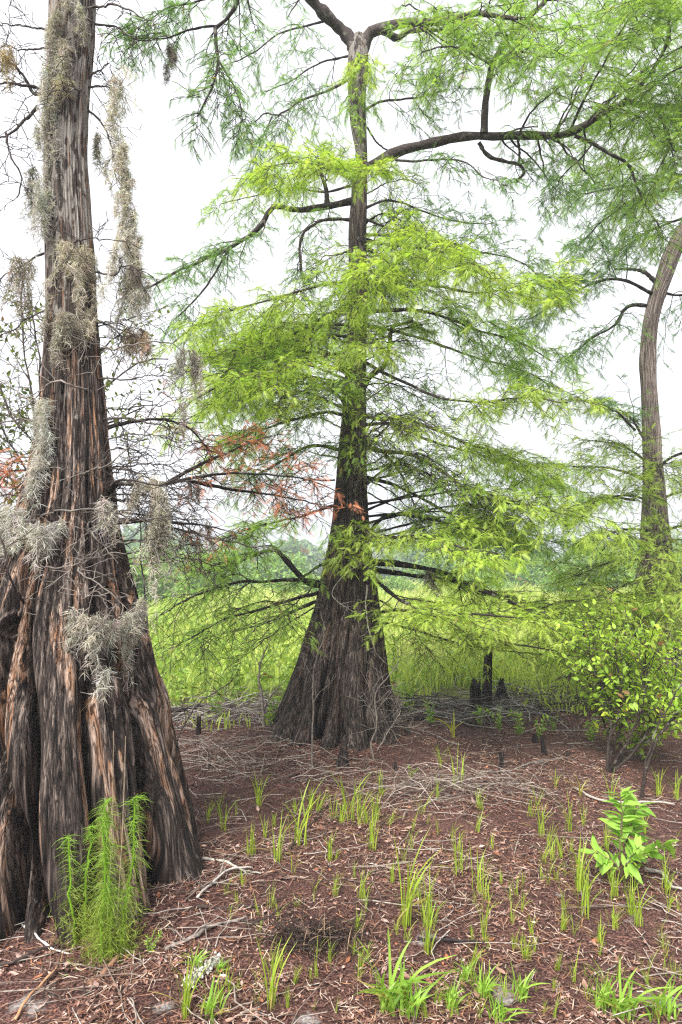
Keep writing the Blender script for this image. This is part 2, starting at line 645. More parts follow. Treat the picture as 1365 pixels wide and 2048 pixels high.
def make_limb(root, ctrl, r0, r1, nsub=14, sublen=.55, ntw=7, twl=.2, nsp=6, ssz=.066, pal=MG, t0=.15, droop=.25, flat=.12,
              wood=BARKC, fol='foliage', name='limb', fmat=None, keep=1., wig=.02, sides=7, lift=0., barmoss=0, tsh=1.):
    ctrl = np.asarray(ctrl, float)
    n = 26
    main = crom(ctrl, n)
    ln = np.linalg.norm(np.diff(main, axis=0), axis=1).sum()
    ww = wiggle(n, wig * ln ** .5)[0]
    main = main + ww * np.linspace(0, 1, n)[:, None] ** .5
    mbw, mbf = MB(), MB()
    rad = r0 + (r1 - r0) * np.linspace(0, 1, n) ** .8
    rad = rad * (1 + .10 * rng.normal(size=n))
    tubes(mbw, main[None], rad[None], sides, wood * rng.uniform(.8, 1.3))
    if nsub:
        ts = np.sort(t0 + (1 - t0) * rng.uniform(0, 1, nsub) ** .8)
        ts[-1] = .995
        P0, T0 = pathpt(main[None], np.zeros(nsub, int), ts)
        S = nrm(np.cross(T0, UP) + 1e-4)
        Nn = np.cross(S, T0)
        sgn = np.where(np.arange(nsub) % 2, 1, -1)
        ph = np.where(sgn > 0, 0, np.pi) + rng.normal(size=nsub) * flat * np.pi
        fw = rng.uniform(.35, 1.0, nsub)
        fw[-1] = 3
        D = nrm(T0 * fw[:, None] + S * np.cos(ph)[:, None] + Nn * np.sin(ph)[:, None])
        sl = sublen * (1.15 - .65 * ts) * rng.uniform(.55, 1.25, nsub)
        m_ = 7
        s = np.linspace(0, 1, m_)
        sub = P0[:, None] + D[:, None] * (sl[:, None] * s)[..., None] + UP * ((lift * s - droop * s * s) * sl[:, None])[..., None]
        sub = sub + wiggle(m_, .07, nsub) * sl[:, None, None]
        sr = np.maximum(.0022, np.minimum(.012, .35 * np.interp(ts, np.linspace(0, 1, n), rad)))
        tubes(mbw, sub, sr[:, None] * np.linspace(1, .4, m_), 4, wood)
        if ntw:
            k = nsub * ntw
            i = np.repeat(np.arange(nsub), ntw)
            tt = (np.tile((np.arange(ntw) + .5) / ntw, nsub) + rng.uniform(-.5, .5, k) / ntw) * .9 + .12
            P1, T1 = pathpt(sub, i, tt)
            S1 = nrm(np.cross(T1, UP) + 1e-4)
            N1 = np.cross(S1, T1)
            sg = np.where(np.arange(k) % 2, 0, np.pi) + rng.normal(size=k) * .16 * np.pi
            D1 = nrm(T1 * rng.uniform(.4, 1.1, k)[:, None] + S1 * np.cos(sg)[:, None] + N1 * np.sin(sg)[:, None])
            tl = twl * rng.uniform(.5, 1.3, k) * (1.15 - .5 * tt)
            s = np.linspace(0, 1, 4)
            tw = P1[:, None] + D1[:, None] * (tl[:, None] * s)[..., None] - UP * (droop * .7 * tl[:, None] * s * s)[..., None]
            tw = tw + wiggle(4, .08, k) * tl[:, None, None]
            tubes(mbw, tw, .0028 * tsh * np.linspace(1, .6, 4), 3, wood)
            if nsp:
                nsp = int(round(nsp * 1.55))
                q = k * nsp
                j = np.repeat(np.arange(k), nsp)
                t2 = (np.tile((np.arange(nsp) + .6) / nsp, k) + rng.uniform(-.4, .4, q) / nsp)
                P2, T2 = pathpt(tw, j, t2)
                S2 = nrm(np.cross(T2, UP) + 1e-4)
                N2 = np.cross(S2, T2)
                sg = np.where(np.arange(q) % 2, 0, np.pi) + rng.normal(size=q) * .2 * np.pi
                D2 = nrm(T2 * rng.uniform(.5, 1.5, q)[:, None] + S2 * np.cos(sg)[:, None] + N2 * np.sin(sg)[:, None] - UP * rng.uniform(-.1, .35, q)[:, None])
                nor = nrm(UP + rng.normal(size=(q, 3)) * .38)
                u = np.clip(rng.beta(1.6, 1.6, k)[j] + rng.normal(size=q) * .15, 0, 1)[:, None]
                lim = rng.uniform(.85, 1.15)
                col = (np.array(pal[0]) * u + np.array(pal[1]) * (1 - u)) * rng.uniform(.8, 1.2, (q, 1)) * lim
                old = rng.uniform(size=q) < .012
                col[old] = np.array((.30, .22, .07))
                kp = rng.uniform(size=q) < keep * np.clip(rng.normal(1, .35, k), .2, 1.3)[j]
                add_sprays(mbf, P2[kp], D2[kp], nor[kp], ssz * rng.uniform(.6, 1.25, q)[kp], col[kp])
    o = mbw.build(name, M_WOOD, root)
    if not mbf.empty():
        mbf.build(fol, fmat or M_NEEDLE, o, smooth=False)
    return o, main


def px_path(pts, Y):
    return [at(p[0], p[1], Y + (p[2] if len(p) > 2 else 0)) for p in pts]


# ================================================================== CENTRE CYPRESS
C_ROWS = [(70, 712, 724), (84, 702, 734), (100, 697, 738), (140, 696, 736), (200, 696, 731), (260, 703, 733), (311, 714, 735), (366, 705, 735), (458, 697, 733), (549, 698, 735), (640, 697, 734),
          (700, 693, 733), (800, 687, 733), (900, 677, 733), (1000, 668, 736), (1050, 664, 739), (1100, 655, 743), (1150, 642, 752),
          (1200, 633, 758), (1250, 618, 766), (1300, 603, 772), (1350, 587, 778), (1400, 571, 785), (1450, 551, 803), (1480, 536, 815), (1500, 528, 822)]
cb = at(675, 1478, YC)
cy_c = thing("bald_cypress", "cypress with ridged flared base and full layers of bright green feathery branches", "tree", (cb[0], YC, 0))
_, c_surf, c_axis = make_trunk(C_ROWS, YC, cy_c, M_BARK_MID, 17, .29, .9, 620, 380, .03, 21, foot=.07, grow=.09)
P = lambda *pts: px_path(pts, YC)
DK = np.array([.026, .021, .020])
# fork at the top
make_limb(cy_c, P((714, 122), (708, 92), (690, 64), (652, 25, -.1), (610, -25, -.2), (560, -110, -.3)), .072, .04, 5, .8, 6, .22, 4, pal=CG, t0=.5, wood=BARKC * 1.5, sides=10)
make_limb(cy_c, P((718, 122), (728, 92), (742, 66), (775, 54, -.1), (815, 44, -.2), (880, 42, -.5), (960, 30, -.8), (1040, 40, -1.)), .062, .016, 20, .7, 7, .2, 6, pal=MG, t0=.35, sides=9, wood=BARKC * 1.4)
make_limb(cy_c, P((770, 62), (795, 76, .1), (822, 62, .2), (870, 62, .4), (930, 80, .5)), .04, .012, 10, .6, 7, .2, 6, pal=MG, t0=.45)
# big right limb with its lichen patches
_, big = make_limb(cy_c, P((728, 340), (790, 306, -.1), (850, 290, -.2), (910, 277, -.3), (970, 272, -.4), (1080, 270, -.5), (1140, 268, -.6), (1190, 240, -.6), (1230, 217, -.6), (1260, 206, -.6), (1310, 214, -.7), (1390, 216, -.8), (1500, 205, -.8)), .052, .020, 30, .75, 8, .22, 6, pal=MG, t0=.3, wood=BARKC * 1.15, sides=10, wig=.022)
make_limb(cy_c, P((968, 268, -.4), (970, 200, -.4), (985, 130, -.4), (1010, 88, -.4), (1050, 44, -.4), (1085, 4, -.4), (1130, -70, -.4)), .034, .018, 22, .65, 7, .2, 6, pal=MG, t0=.25, flat=.3)
make_limb(cy_c, P((958, 285, -.35), (978, 312, -.3), (1010, 322, -.3), (1040, 330, -.3), (1050, 348, -.3), (1034, 366, -.3)), .022, .012, 5, .3, 5, .14, 4, pal=CG, t0=.5, wood=BARKC * 1.6)
make_limb(cy_c, P((1036, 276, -.5), (1038, 300, -.4), (1038, 322, -.35)), .014, .011, 0, wood=BARKC * 1.5)
make_limb(cy_c, P((1150, 272, -.6), (1185, 286, -.6), (1225, 308, -.6), (1265, 334, -.6), (1290, 400, -.7), (1320, 450, -.8)), .018, .006, 14, .5, 7, .2, 6, pal=MG, t0=.3, droop=.5)
make_limb(cy_c, P((1185, 288, -.6), (1160, 320, -.6), (1125, 350, -.6), (1110, 380, -.5)), .01, .004, 8, .35, 6, .16, 5, pal=CG, t0=.3, droop=.5)
make_limb(cy_c, P((1240, 212, -.6), (1290, 160, -.8), (1330, 90, -1.), (1340, 20, -1.1), (1330, -60, -1.2)), .022, .01, 22, .8, 8, .22, 6, pal=MG, t0=.1, flat=.3)
make_limb(cy_c, P((1190, 238, -.6), (1230, 190, -.2), (1290, 140, .3), (1370, 90, .7)), .02, .01, 18, .8, 8, .22, 6, pal=MG, t0=.1, flat=.3)
make_limb(cy_c, P((1110, 268, -.5), (1140, 220, -.3), (1160, 160, 0), (1180, 100, .2)), .012, .005, 14, .5, 7, .2, 6, pal=MG, t0=.2, flat=.3)
make_limb(cy_c, P((780, 318, -.1), (830, 322, -.4), (880, 320, -.6), (930, 325, -.8), (975, 362, -1.), (1010, 362, -1.1)), .013, .004, 12, .4, 6, .17, 4, pal=CG, t0=.3, droop=.4, keep=.7)
for pts in [((1140, 262, -.6), (1180, 180, -1.), (1230, 90, -1.4), (1290, 10, -1.7)), ((1260, 206, -.6), (1300, 180, -1.), (1360, 140, -1.4), (1420, 110, -1.6)), ((1050, 44, -.4), (1110, 60, -.1), (1180, 50, .2), (1260, 30, .4)),
            ((1310, 214, -.7), (1330, 260, -1.), (1350, 310, -1.3)), ((1010, 88, -.4), (1060, 110, -.8), (1110, 120, -1.1)), ((985, 130, -.4), (940, 110, -.8), (890, 100, -1.), (850, 110, -1.1)), ((1300, 210, -.7), (1260, 240, -.2), (1200, 290, .3)),
            ((1085, 4, -.4), (1150, -20, -.6), (1240, -30, -.8), (1330, -20, -1.))]:
    make_limb(cy_c, P(*pts), .014, .005, 20, .6, 8, .22, 6, pal=MG, t0=.1, flat=.3)
# smaller upper branches
make_limb(cy_c, P((715, 232), (755, 206), (800, 200, -.2), (850, 195, -.3), (890, 182, -.4)), .016, .006, 13, .5, 6, .2, 5, pal=CG, t0=.3, flat=.3)
make_limb(cy_c, P((714, 150), (650, 185, -.1), (600, 205, -.2), (545, 233, -.3), (520, 228, -.3), (495, 246, -.3)), .016, .006, 13, .5, 6, .2, 5, pal=CG, t0=.3, droop=.6, keep=.75)
make_limb(cy_c, P((545, 233, -.3), (528, 268, -.3), (512, 300, -.3)), .008, .004, 7, .35, 6, .18, 5, pal=CG, t0=.2, droop=.6)
make_limb(cy_c, P((664, 38, -.08), (610, 55, -.1), (558, 72, -.2), (510, 104, -.3), (470, 125, -.3)), .012, .005, 12, .5, 6, .2, 5, pal=CG, t0=.2, droop=.5, keep=.8)
make_limb(cy_c, P((715, 108), (645, 128, .2), (590, 165, .3), (540, 190, .4)), .012, .005, 12, .5, 6, .2, 5, pal=CG, t0=.2, droop=.5, keep=.8)
make_limb(cy_c, P((735, 255), (755, 285), (775, 300)), .01, .008, 0)
# left middle: the arched limb
make_limb(cy_c, P((706, 402), (660, 412, -.1), (600, 420, -.2), (548, 412, -.2), (522, 450, -.2), (470, 486, -.2), (400, 520, -.2), (350, 540, -.3), (290, 570, -.3)), .036, .010, 22, .6, 7, .2, 6, pal=CG, t0=.35, wood=BARKC * 1.1, sides=8)
make_limb(cy_c, P((462, 490, -.2), (436, 535, -.2), (402, 588, -.2), (352, 640, -.2)), .013, .006, 9, .4, 6, .18, 5, pal=CG, t0=.4, droop=.5, keep=.8)
make_limb(cy_c, P((655, 414, -.1), (652, 380, -.1), (645, 350, -.1), (640, 320, -.1)), .028, .012, 12, .45, 7, .18, 6, pal=YG, t0=.4, flat=.4)
make_limb(cy_c, P((700, 358), (670, 345, -.3), (640, 336, -.5), (600, 330, -.7), (540, 340, -.9)), .014, .005, 24, .55, 8, .2, 7, pal=YG, t0=.15, droop=.35)
make_limb(cy_c, P((700, 372), (650, 385, .3), (580, 375, .5), (500, 395, .6), (440, 410, .7)), .014, .005, 20, .55, 7, .2, 6, pal=MG, t0=.2, droop=.4)
make_limb(cy_c, P((700, 440), (650, 438, -.3), (618, 450, -.4), (600, 468, -.4), (597, 500, -.4), (598, 534, -.4)), .018, .012, 8, .4, 6, .18, 5, pal=CG, t0=.3, droop=.5, wood=BARKC * 1.6)
make_limb(cy_c, P((722, 320), (735, 330, -.4), (745, 342, -.8)), .012, .005, 12, .35, 7, .18, 6, pal=YG, t0=.3)
# left lower limbs
make_limb(cy_c, P((700, 612), (655, 632, -.1), (600, 660, -.2), (555, 682, -.3), (480, 690, -.4), (400, 720, -.4)), .026, .007, 24, .65, 8, .2, 7, pal=YG, t0=.2)
make_limb(cy_c, P((700, 560), (640, 570, -.5), (560, 590, -.8), (480, 610, -1.), (400, 650, -1.1)), .018, .006, 24, .6, 8, .2, 7, pal=YG, t0=.3, droop=.35)
make_limb(cy_c, P((700, 700), (640, 720, -.6), (560, 745, -1.), (470, 760, -1.2), (390, 800, -1.3)), .018, .006, 26, .6, 8, .2, 7, pal=YG, t0=.2, droop=.3)
make_limb(cy_c, P((695, 760), (640, 770, .3), (560, 770, .6), (460, 800, .8), (370, 840, .9)), .018, .006, 24, .65, 8, .2, 7, pal=YG, t0=.2, droop=.3)
make_limb(cy_c, P((692, 832), (655, 824, -.1), (600, 835, -.3), (520, 860, -.4), (440, 890, -.5)), .018, .006, 22, .6, 8, .2, 6, pal=YG, t0=.25, droop=.3)
make_limb(cy_c, P((680, 900), (645, 892, -.1), (610, 895, -.1), (555, 925, -.2), (490, 960, -.2)), .02, .006, 16, .6, 7, .2, 5, pal=MG, t0=.3, keep=.8)
make_limb(cy_c, P((675, 1010), (640, 1020, -.5), (580, 1040, -.8), (500, 1060, -1.), (430, 1090, -1.1)), .016, .005, 20, .55, 7, .2, 6, pal=MG, t0=.2, droop=.3)
make_limb(cy_c, P((652, 1172), (615, 1165, -.15), (580, 1128, -.2), (553, 1100, -.2), (520, 1104, -.3), (470, 1120, -.4), (400, 1142, -.5)), .034, .008, 16, .6, 7, .2, 5, pal=MG, t0=.4, wood=DK, sides=8)
make_limb(cy_c, P((665, 1122), (640, 1130, -.2), (618, 1142, -.3), (600, 1150, -.3)), .02, .008, 4, .3, 5, .15, 4, pal=MG, t0=.4)
make_limb(cy_c, P((645, 1165), (590, 1160, -.3), (540, 1162, -.5), (480, 1165, -.6), (400, 1192, -.8), (320, 1245, -.9)), .022, .006, 20, .7, 7, .22, 5, pal=MG, t0=.25, droop=.35, wood=DK, keep=.8)
make_limb(cy_c, P((640, 1185), (585, 1195, -.5), (530, 1212, -.8), (460, 1230, -1.), (380, 1270, -1.2)), .02, .005, 20, .6, 7, .2, 5, pal=MG, t0=.2, droop=.4, wood=DK, keep=.65)
make_limb(cy_c, P((640, 1200), (600, 1215, .4), (530, 1240, .9), (440, 1262, 1.2), (330, 1290, 1.4)), .02, .005, 18, .6, 6, .2, 4, pal=MG, t0=.2, droop=.4, wood=DK, keep=.5)
# front sprays over the trunk
make_limb(cy_c, P((715, 470), (722, 490, -.4), (740, 520, -.8), (765, 560, -1.1)), .014, .004, 20, .5, 8, .2, 7, pal=YG, t0=.2, droop=.4)
make_limb(cy_c, P((712, 480), (790, 490, -.5), (860, 500, -.9), (930, 520, -1.2), (990, 560, -1.4)), .016, .005, 28, .6, 8, .2, 7, pal=YG, t0=.2, droop=.3)
make_limb(cy_c, P((712, 520), (700, 560, -.4), (690, 600, -.7), (660, 640, -1.)), .012, .004, 18, .4, 7, .18, 6, pal=YG, t0=.2, droop=.4)
make_limb(cy_c, P((715, 640), (720, 660, -.5), (730, 680, -.9), (745, 690, -1.2)), .012, .004, 16, .4, 7, .18, 6, pal=YG, t0=.2, droop=.35)
make_limb(cy_c, P((705, 1030), (712, 1048, -.4), (725, 1062, -.7), (740, 1078, -.9)), .01, .004, 12, .35, 6, .17, 5, pal=YG, t0=.2, droop=.4)
make_limb(cy_c, P((668, 1090), (690, 1105, -.5), (712, 1122, -.75), (735, 1138, -.9)), .008, .003, 7, .22, 5, .13, 5, pal=YG, t0=.2, droop=.4)
make_limb(cy_c, P((716, 110), (722, 122, -.2), (718, 150, -.35)), .008, .003, 9, .28, 6, .14, 6, pal=YG, t0=.1, droop=.7)
make_limb(cy_c, P((710, 180), (716, 196, -.2), (712, 222, -.3)), .007, .003, 7, .25, 5, .13, 5, pal=MG, t0=.1, droop=.7)
# right limbs
make_limb(cy_c, P((722, 420), (780, 400, .2), (850, 420, .5), (920, 440, .7), (990, 440, .8)), .014, .005, 18, .6, 7, .2, 6, pal=CG, t0=.25, droop=.3, keep=.8)
make_limb(cy_c, P((724, 470), (790, 470, .2), (870, 480, .4), (950, 500, .5), (1040, 520, .6), (1090, 560, .6)), .018, .005, 24, .6, 8, .2, 6, pal=MG, t0=.3, droop=.2)
make_limb(cy_c, P((724, 560), (800, 560, -.3), (880, 580, -.6), (960, 590, -.8), (1040, 580, -.9), (1100, 570, -1.)), .02, .005, 26, .6, 8, .2, 7, pal=YG, t0=.25, droop=.3)
make_limb(cy_c, P((724, 625), (800, 620, -.2), (880, 630, -.3), (960, 660, -.4), (1040, 680, -.4), (1110, 720, -.4)), .022, .006, 26, .6, 8, .2, 7, pal=MG, t0=.3, droop=.3)
make_limb(cy_c, P((726, 650), (800, 665, .4), (880, 690, .8), (960, 720, 1.), (1060, 750, 1.1), (1130, 790, 1.2)), .02, .006, 22, .6, 8, .2, 6, pal=MG, t0=.35, droop=.3)
make_limb(cy_c, P((722, 800), (735, 765, -.1), (752, 745, -.15), (770, 735, -.2), (782, 700, -.2), (790, 660, -.3), (830, 640, -.5)), .036, .014, 12, .5, 7, .2, 6, pal=YG, t0=.55, wood=BARKC * 1.2, sides=8)
make_limb(cy_c, P((722, 720), (800, 760, -.4), (880, 790, -.8), (960, 800, -1.), (1050, 790, -1.1), (1130, 800, -1.2)), .02, .005, 22, .6, 8, .2, 6, pal=YG, t0=.5, droop=.3)
make_limb(cy_c, P((730, 832), (770, 840, -.1), (800, 836, -.1), (850, 852, -.2), (920, 880, -.3), (1000, 905, -.3), (1080, 930, -.4)), .022, .006, 24, .6, 8, .2, 7, pal=YG, t0=.5, wood=BARKC * 1.4)
make_limb(cy_c, P((730, 850), (790, 848, .2), (860, 880, .4), (930, 900, .6), (1020, 930, .6), (1110, 960, .6)), .02, .006, 22, .65, 8, .2, 7, pal=MG, t0=.5, wood=BARKC * 1.4)
make_limb(cy_c, P((730, 892), (765, 903, -.2), (800, 905, -.3), (840, 915, -.4), (890, 945, -.5), (960, 990, -.6), (1060, 1010, -.6), (1170, 1030, -.6)), .026, .006, 26, .65, 8, .2, 7, pal=YG, t0=.45, wood=BARKC * 1.4)
make_limb(cy_c, P((768, 905, -.2), (800, 945, -.2), (820, 990, -.2), (830, 1015, -.2)), .014, .006, 7, .4, 6, .18, 5, pal=CG, t0=.3, keep=.6)
make_limb(cy_c, P((735, 955), (790, 970, .3), (850, 1000, .6), (930, 1040, .8), (1040, 1060, 1.), (1150, 1090, 1.1)), .02, .006, 22, .65, 8, .2, 7, pal=MG, t0=.4)
make_limb(cy_c, P((738, 1072), (752, 1048, -.1), (775, 1030, -.2), (815, 1026, -.3), (880, 1040, -.5), (950, 1050, -.6)), .022, .007, 18, .55, 8, .2, 6, pal=YG, t0=.4, wood=DK)
make_limb(cy_c, P((742, 1075), (790, 1078, -.5), (850, 1075, -.8), (920, 1100, -1.), (1000, 1120, -1.2)), .018, .005, 22, .5, 8, .2, 7, pal=YG, t0=.2, droop=.3)
make_limb(cy_c, P((748, 1125), (800, 1128, -.15), (862, 1140, -.3), (920, 1165, -.4), (1000, 1196, -.5), (1080, 1230, -.5), (1160, 1262, -.5)), .036, .008, 28, .6, 8, .2, 6, pal=YG, t0=.25, wood=DK, droop=.1, sides=8)
make_limb(cy_c, P((750, 1140), (820, 1150, .3), (900, 1160, .6), (1000, 1190, .8), (1100, 1220, .9), (1200, 1240, .9)), .03, .007, 22, .7, 8, .2, 6, pal=YG, t0=.3, wood=DK, keep=.75)
make_limb(cy_c, P((752, 1160), (810, 1200, -.7), (880, 1230, -1.1), (960, 1232, -1.3), (1040, 1245, -1.4)), .022, .006, 22, .5, 8, .2, 7, pal=YG, t0=.2, droop=.08, wood=DK)
make_limb(cy_c, P((760, 1225), (800, 1220, -.3), (850, 1228, -.5), (920, 1255, -.6), (1000, 1280, -.7), (1110, 1295, -.7)), .02, .006, 20, .45, 7, .18, 6, pal=YG, t0=.25, droop=.12, wood=DK, keep=.8)
make_limb(cy_c, P((765, 1245), (830, 1260, .3), (900, 1280, .5), (1000, 1300, .7), (1100, 1315, .8)), .016, .005, 16, .5, 6, .2, 5, pal=YG, t0=.2, droop=.2, wood=DK, keep=.5)
# bare inner twigs, left and right
for (x0, y0, x1, y1, dy) in [(733, 720, 830, 700, .3), (734, 770, 850, 800, .2), (734, 800, 880, 740, .5), (735, 870, 860, 830, .6), (735, 930, 880, 900, .7), (736, 960, 850, 1040, -.3),
                             (730, 690, 900, 640, .4), (690, 860, 590, 830, .5), (685, 920, 560, 900, .6), (670, 960, 540, 1000, .5), (735, 750, 920, 860, .8), (736, 985, 900, 1100, .6),
                             (735, 500, 830, 400, .6), (730, 390, 820, 370, .4), (700, 500, 600, 560, .6), (655, 1150, 520, 1280, .4), (760, 1200, 880, 1320, -.2), (640, 1210, 480, 1320, -.4)]:
    xm, ym = (x0 + x1) / 2, (y0 + y1) / 2 - 12
    make_limb(cy_c, P((x0, y0), (xm, ym, dy * .5), (x1, y1, dy)), .009, .003, 13, .40, 6, .15, 3, pal=MG, t0=.15, flat=.4, keep=.55, wood=BARKC * 1.8, name='bare_branch', wig=.05)
# filling limbs all round the trunk, so that no tier stands alone
for k in range(40):
    z_ = 1.75 + 3.3 * ((k * .618) % 1)
    az = k * 2.4 + .4
    c0, r_ = c_axis(z_)
    ln = np.interp(z_, [1.4, 2.2, 3., 4.2, 5.2], [2.0, 1.9, 1.75, 1.3, .9]) * rng.uniform(.55, 1.05)
    d_ = np.array([math.cos(az), math.sin(az), 0])
    airy = 0
    if d_[1] < -.4:
        ln *= .75
    if d_[0] > -.2 and 2.0 < z_ < 3.2:           # the open, twiggy side of the crown
        ln *= .9
        airy = .3
    rise = rng.uniform(-.05, .3)
    kp_ = airy if airy else rng.uniform(.5, .95)
    pts = [c0 + d_ * r_ * .5, c0 + d_ * ln * .35 + [0, 0, rise * .6], c0 + d_ * ln * .7 + [0, 0, rise], c0 + d_ * ln + [0, 0, rise - .15]]
    make_limb(cy_c, pts, .015, .004, 17, .55, 7, .2, 5, pal=(YG, MG, YG)[k % 3], t0=.4 + .2 * rng.uniform(), droop=.2, keep=kp_, flat=.2)

# ================================================================== LEFT CYPRESS
L_ROWS = [(-260, 112, 180), (-120, 108, 184), (0, 104, 189), (100, 100, 186), (180, 98, 176), (240, 96, 174), (300, 92, 172), (400, 92, 178), (480, 94, 185), (600, 96, 190), (700, 92, 198), (800, 84, 208), (900, 74, 217), (1000, 50, 230), (1060, 26, 240), (1130, -4, 254),
          (1200, -30, 270), (1300, -62, 299), (1400, -88, 325), (1500, -110, 348), (1600, -128, 371), (1700, -140, 392), (1765, -150, 408), (1800, -156, 416)]
lb = at(130, 1762, YL)
cy_l = thing("bald_cypress", "massive fluted cypress trunk hung with grey moss, its buttressed base filling the lower corner", "tree", (lb[0], YL, 0))
h1 = at(240, 1182, YL - .36)
h2 = at(8, 1255, YL - .45)
_, l_surf, l_axis = make_trunk(L_ROWS, YL, cy_l, M_BARK_OLD, 20, .33, 1.8, 900, 620, .055, 5, foot=.06, hollows=[(h1[0], h1[2], .045, .14), (h2[0], h2[2], .030, .10)])
PL = lambda *pts: px_path(pts, YL)
SF = l_surf
# brittle pale dead branches
DB = [((185, 690), (165, 712), (130, 728), (100, 742)), ((200, 700), (232, 690, -.3), (262, 672, -.4), (330, 662, -.3), (375, 700, -.2)),
      ((185, 782), (140, 775, -.35), (90, 768, -.3), (30, 800, 0), (-30, 830, .2)), ((205, 838), (260, 838, .1), (320, 850, .2), (380, 880, .2)),
      ((150, 955), (200, 938, -.4), (260, 905, -.4), (300, 860, -.3)), ((215, 985), (245, 962, -.3), (300, 975, -.3), (370, 960, -.3)),
      ((225, 1000), (265, 998, -.1), (290, 1000, -.1)), ((60, 1045), (110, 1020, -.5), (160, 1015, -.5), (210, 1020, -.5), (260, 1028, -.3), (310, 1032, -.2)),
      ((150, 1120), (165, 1115, -.45), (200, 1140, -.5), (222, 1160, -.5), (205, 1185, -.5), (175, 1210, -.5)), ((40, 1122), (90, 1138, -.5), (130, 1124, -.5), (165, 1116, -.5)),
      ((185, 1035), (180, 1060, -.5), (205, 1085, -.5), (203, 1108, -.5), (180, 1115, -.5)), ((165, 1210), (200, 1185, -.5), (245, 1178, -.45), (280, 1180, -.3)),
      ((50, 1240), (30, 1160, -.65), (10, 1080, -.7), (-10, 1040, -.7)), ((110, 500), (70, 515, 0), (30, 540, .1), (-20, 570, .1)),
      ((180, 540), (215, 548, -.1), (240, 530, -.2), (290, 545, -.2)), ((140, 480), (180, 490, -.3), (220, 495, -.2), (270, 505, -.2)),
      ((170, 180), (130, 182, -.3), (105, 185, -.3)), ((175, 175), (210, 170, 0), (240, 168, .1)), ((176, 160), (195, 138, 0), (222, 126, .1)),
      ((95, 180), (50, 176, -.1), (0, 178, -.1), (-50, 170, -.1)), ((75, 215), (45, 245, -.1), (0, 272, -.2), (-60, 290, -.2)), ((98, 178), (70, 190), (40, 150), (15, 130), (-30, 90)),
      ((12, 266, -.19), (18, 310, -.2), (40, 350, -.2), (32, 390, -.2)), ((178, 222), (205, 245), (228, 300), (235, 350)), ((185, 15), (225, 8, -.2), (300, 28, -.3), (340, 60, -.4)),
      ((185, 48), (230, 50, .1), (280, 80, .1), (330, 82, .2)), ((100, 95), (50, 100, -.1), (0, 98, -.1)), ((95, 60), (55, 52), (0, 52)),
      ((100, 615), (60, 640, -.1), (0, 690, -.1)), ((190, 640), (225, 652, 0), (260, 672, .1)), ((215, 1125), (262, 1128, .05), (330, 1128, .1), (430, 1118, .2)), ((240, 1045), (300, 1050, 0), (360, 1075, 0), (430, 1085, 0), (520, 1120, 0))]
for k, b in enumerate(DB):
    pts = PL(*b)
    dark = k in (5, 6, 12, 19, 20, 21, 22, 31)
    make_limb(cy_l, pts, .011 if dark and k != 22 else .007, .003 if dark else .0022, 9, .22, 3, .09, 0, t0=.1, flat=.5, droop=.1, wood=BARKC * 1.1 if dark else (GREYC * rng.uniform(.5, 1.2) if b[0][1] > 640 else BARKC * 1.5), name='dead_branch', wig=.04, sides=6, tsh=.8)
for k in range(26):
    right = k % 3 != 0
    py = rng.uniform(640, 1120)
    xe = np.interp(py, [640, 800, 1000, 1120], [192, 206, 228, 252] if right else [96, 86, 52, 0])
    dx = rng.uniform(60, 210) * (1 if right else -1)
    dz = rng.uniform(-70, 40)
    make_limb(cy_l, PL((xe - 20 * np.sign(dx), py), (xe + dx * .35, py + dz * .2 - 8, rng.uniform(-.15, .1)), (xe + dx, py + dz, rng.uniform(-.3, .3))), .0055, .002, 11, .24, 4, .09, 0, t0=.12, flat=.5, droop=.1,
              wood=BARKC * 1.5 if right else GREYC * .8, name='dead_branch', wig=.05, sides=5, tsh=.7)
# the live branch that droops out of the top of the picture
make_limb(cy_l, px_path(((188, -330), (300, -300), (420, -200), (480, -80), (482, -20), (460, 30), (436, 52), (438, 90), (440, 125), (422, 175), (400, 232)), YL + .5), .03, .006, 22, .36, 6, .14, 5, ssz=.06, pal=CG, t0=.5, droop=.4, wood=BARKC * .9, keep=.55)
make_limb(cy_l, px_path(((436, 52), (405, 55), (370, 66), (345, 80), (250, 85)), YL + .5), .008, .003, 10, .25, 6, .1, 4, ssz=.055, pal=CG, t0=.2, droop=.5, keep=.5)
make_limb(cy_l, px_path(((440, 125), (465, 165), (478, 200), (480, 232)), YL + .5), .006, .003, 10, .22, 6, .1, 4, ssz=.055, pal=CG, t0=.2, droop=.5, keep=.7)
make_limb(cy_l, px_path(((482, -20), (400, 0), (330, 20), (280, 60)), YL + .5), .008, .003, 14, .3, 6, .12, 5, ssz=.07, pal=CG, t0=.2, droop=.5, keep=.6)
# browning limb
for pts, ns in [(((218, 985), (240, 966, -.2), (300, 972, 0), (360, 962, .2), (430, 955, .4), (520, 955, .6), (610, 965, .8), (690, 985, 1.)), 24),
                (((330, 970, .1), (400, 930, .4), (470, 900, .7), (550, 870, 1.)), 14), (((380, 962, .3), (440, 975, .5), (520, 985, .7), (640, 1000, .9)), 16),
                (((240, 1040), (310, 1045, .1), (380, 1050, .2), (450, 1062, .3)), 7), (((195, 862), (300, 835, .2), (370, 850, .3), (430, 900, .4)), 10)]:
    make_limb(cy_l, PL(*pts), .013, .004, ns, .3, 6, .12, 3, ssz=.058, pal=RU, t0=.25, droop=.12, flat=.35, fol='rust_foliage', fmat=M_RUST, keep=.5, wood=DK)
make_limb(cy_l, PL((110, 930), (20, 945, -.1), (-40, 940, -.1)), .008, .003, 8, .25, 5, .1, 4, ssz=.06, pal=RU, t0=.1, fol='rust_foliage', fmat=M_RUST, wood=DK)

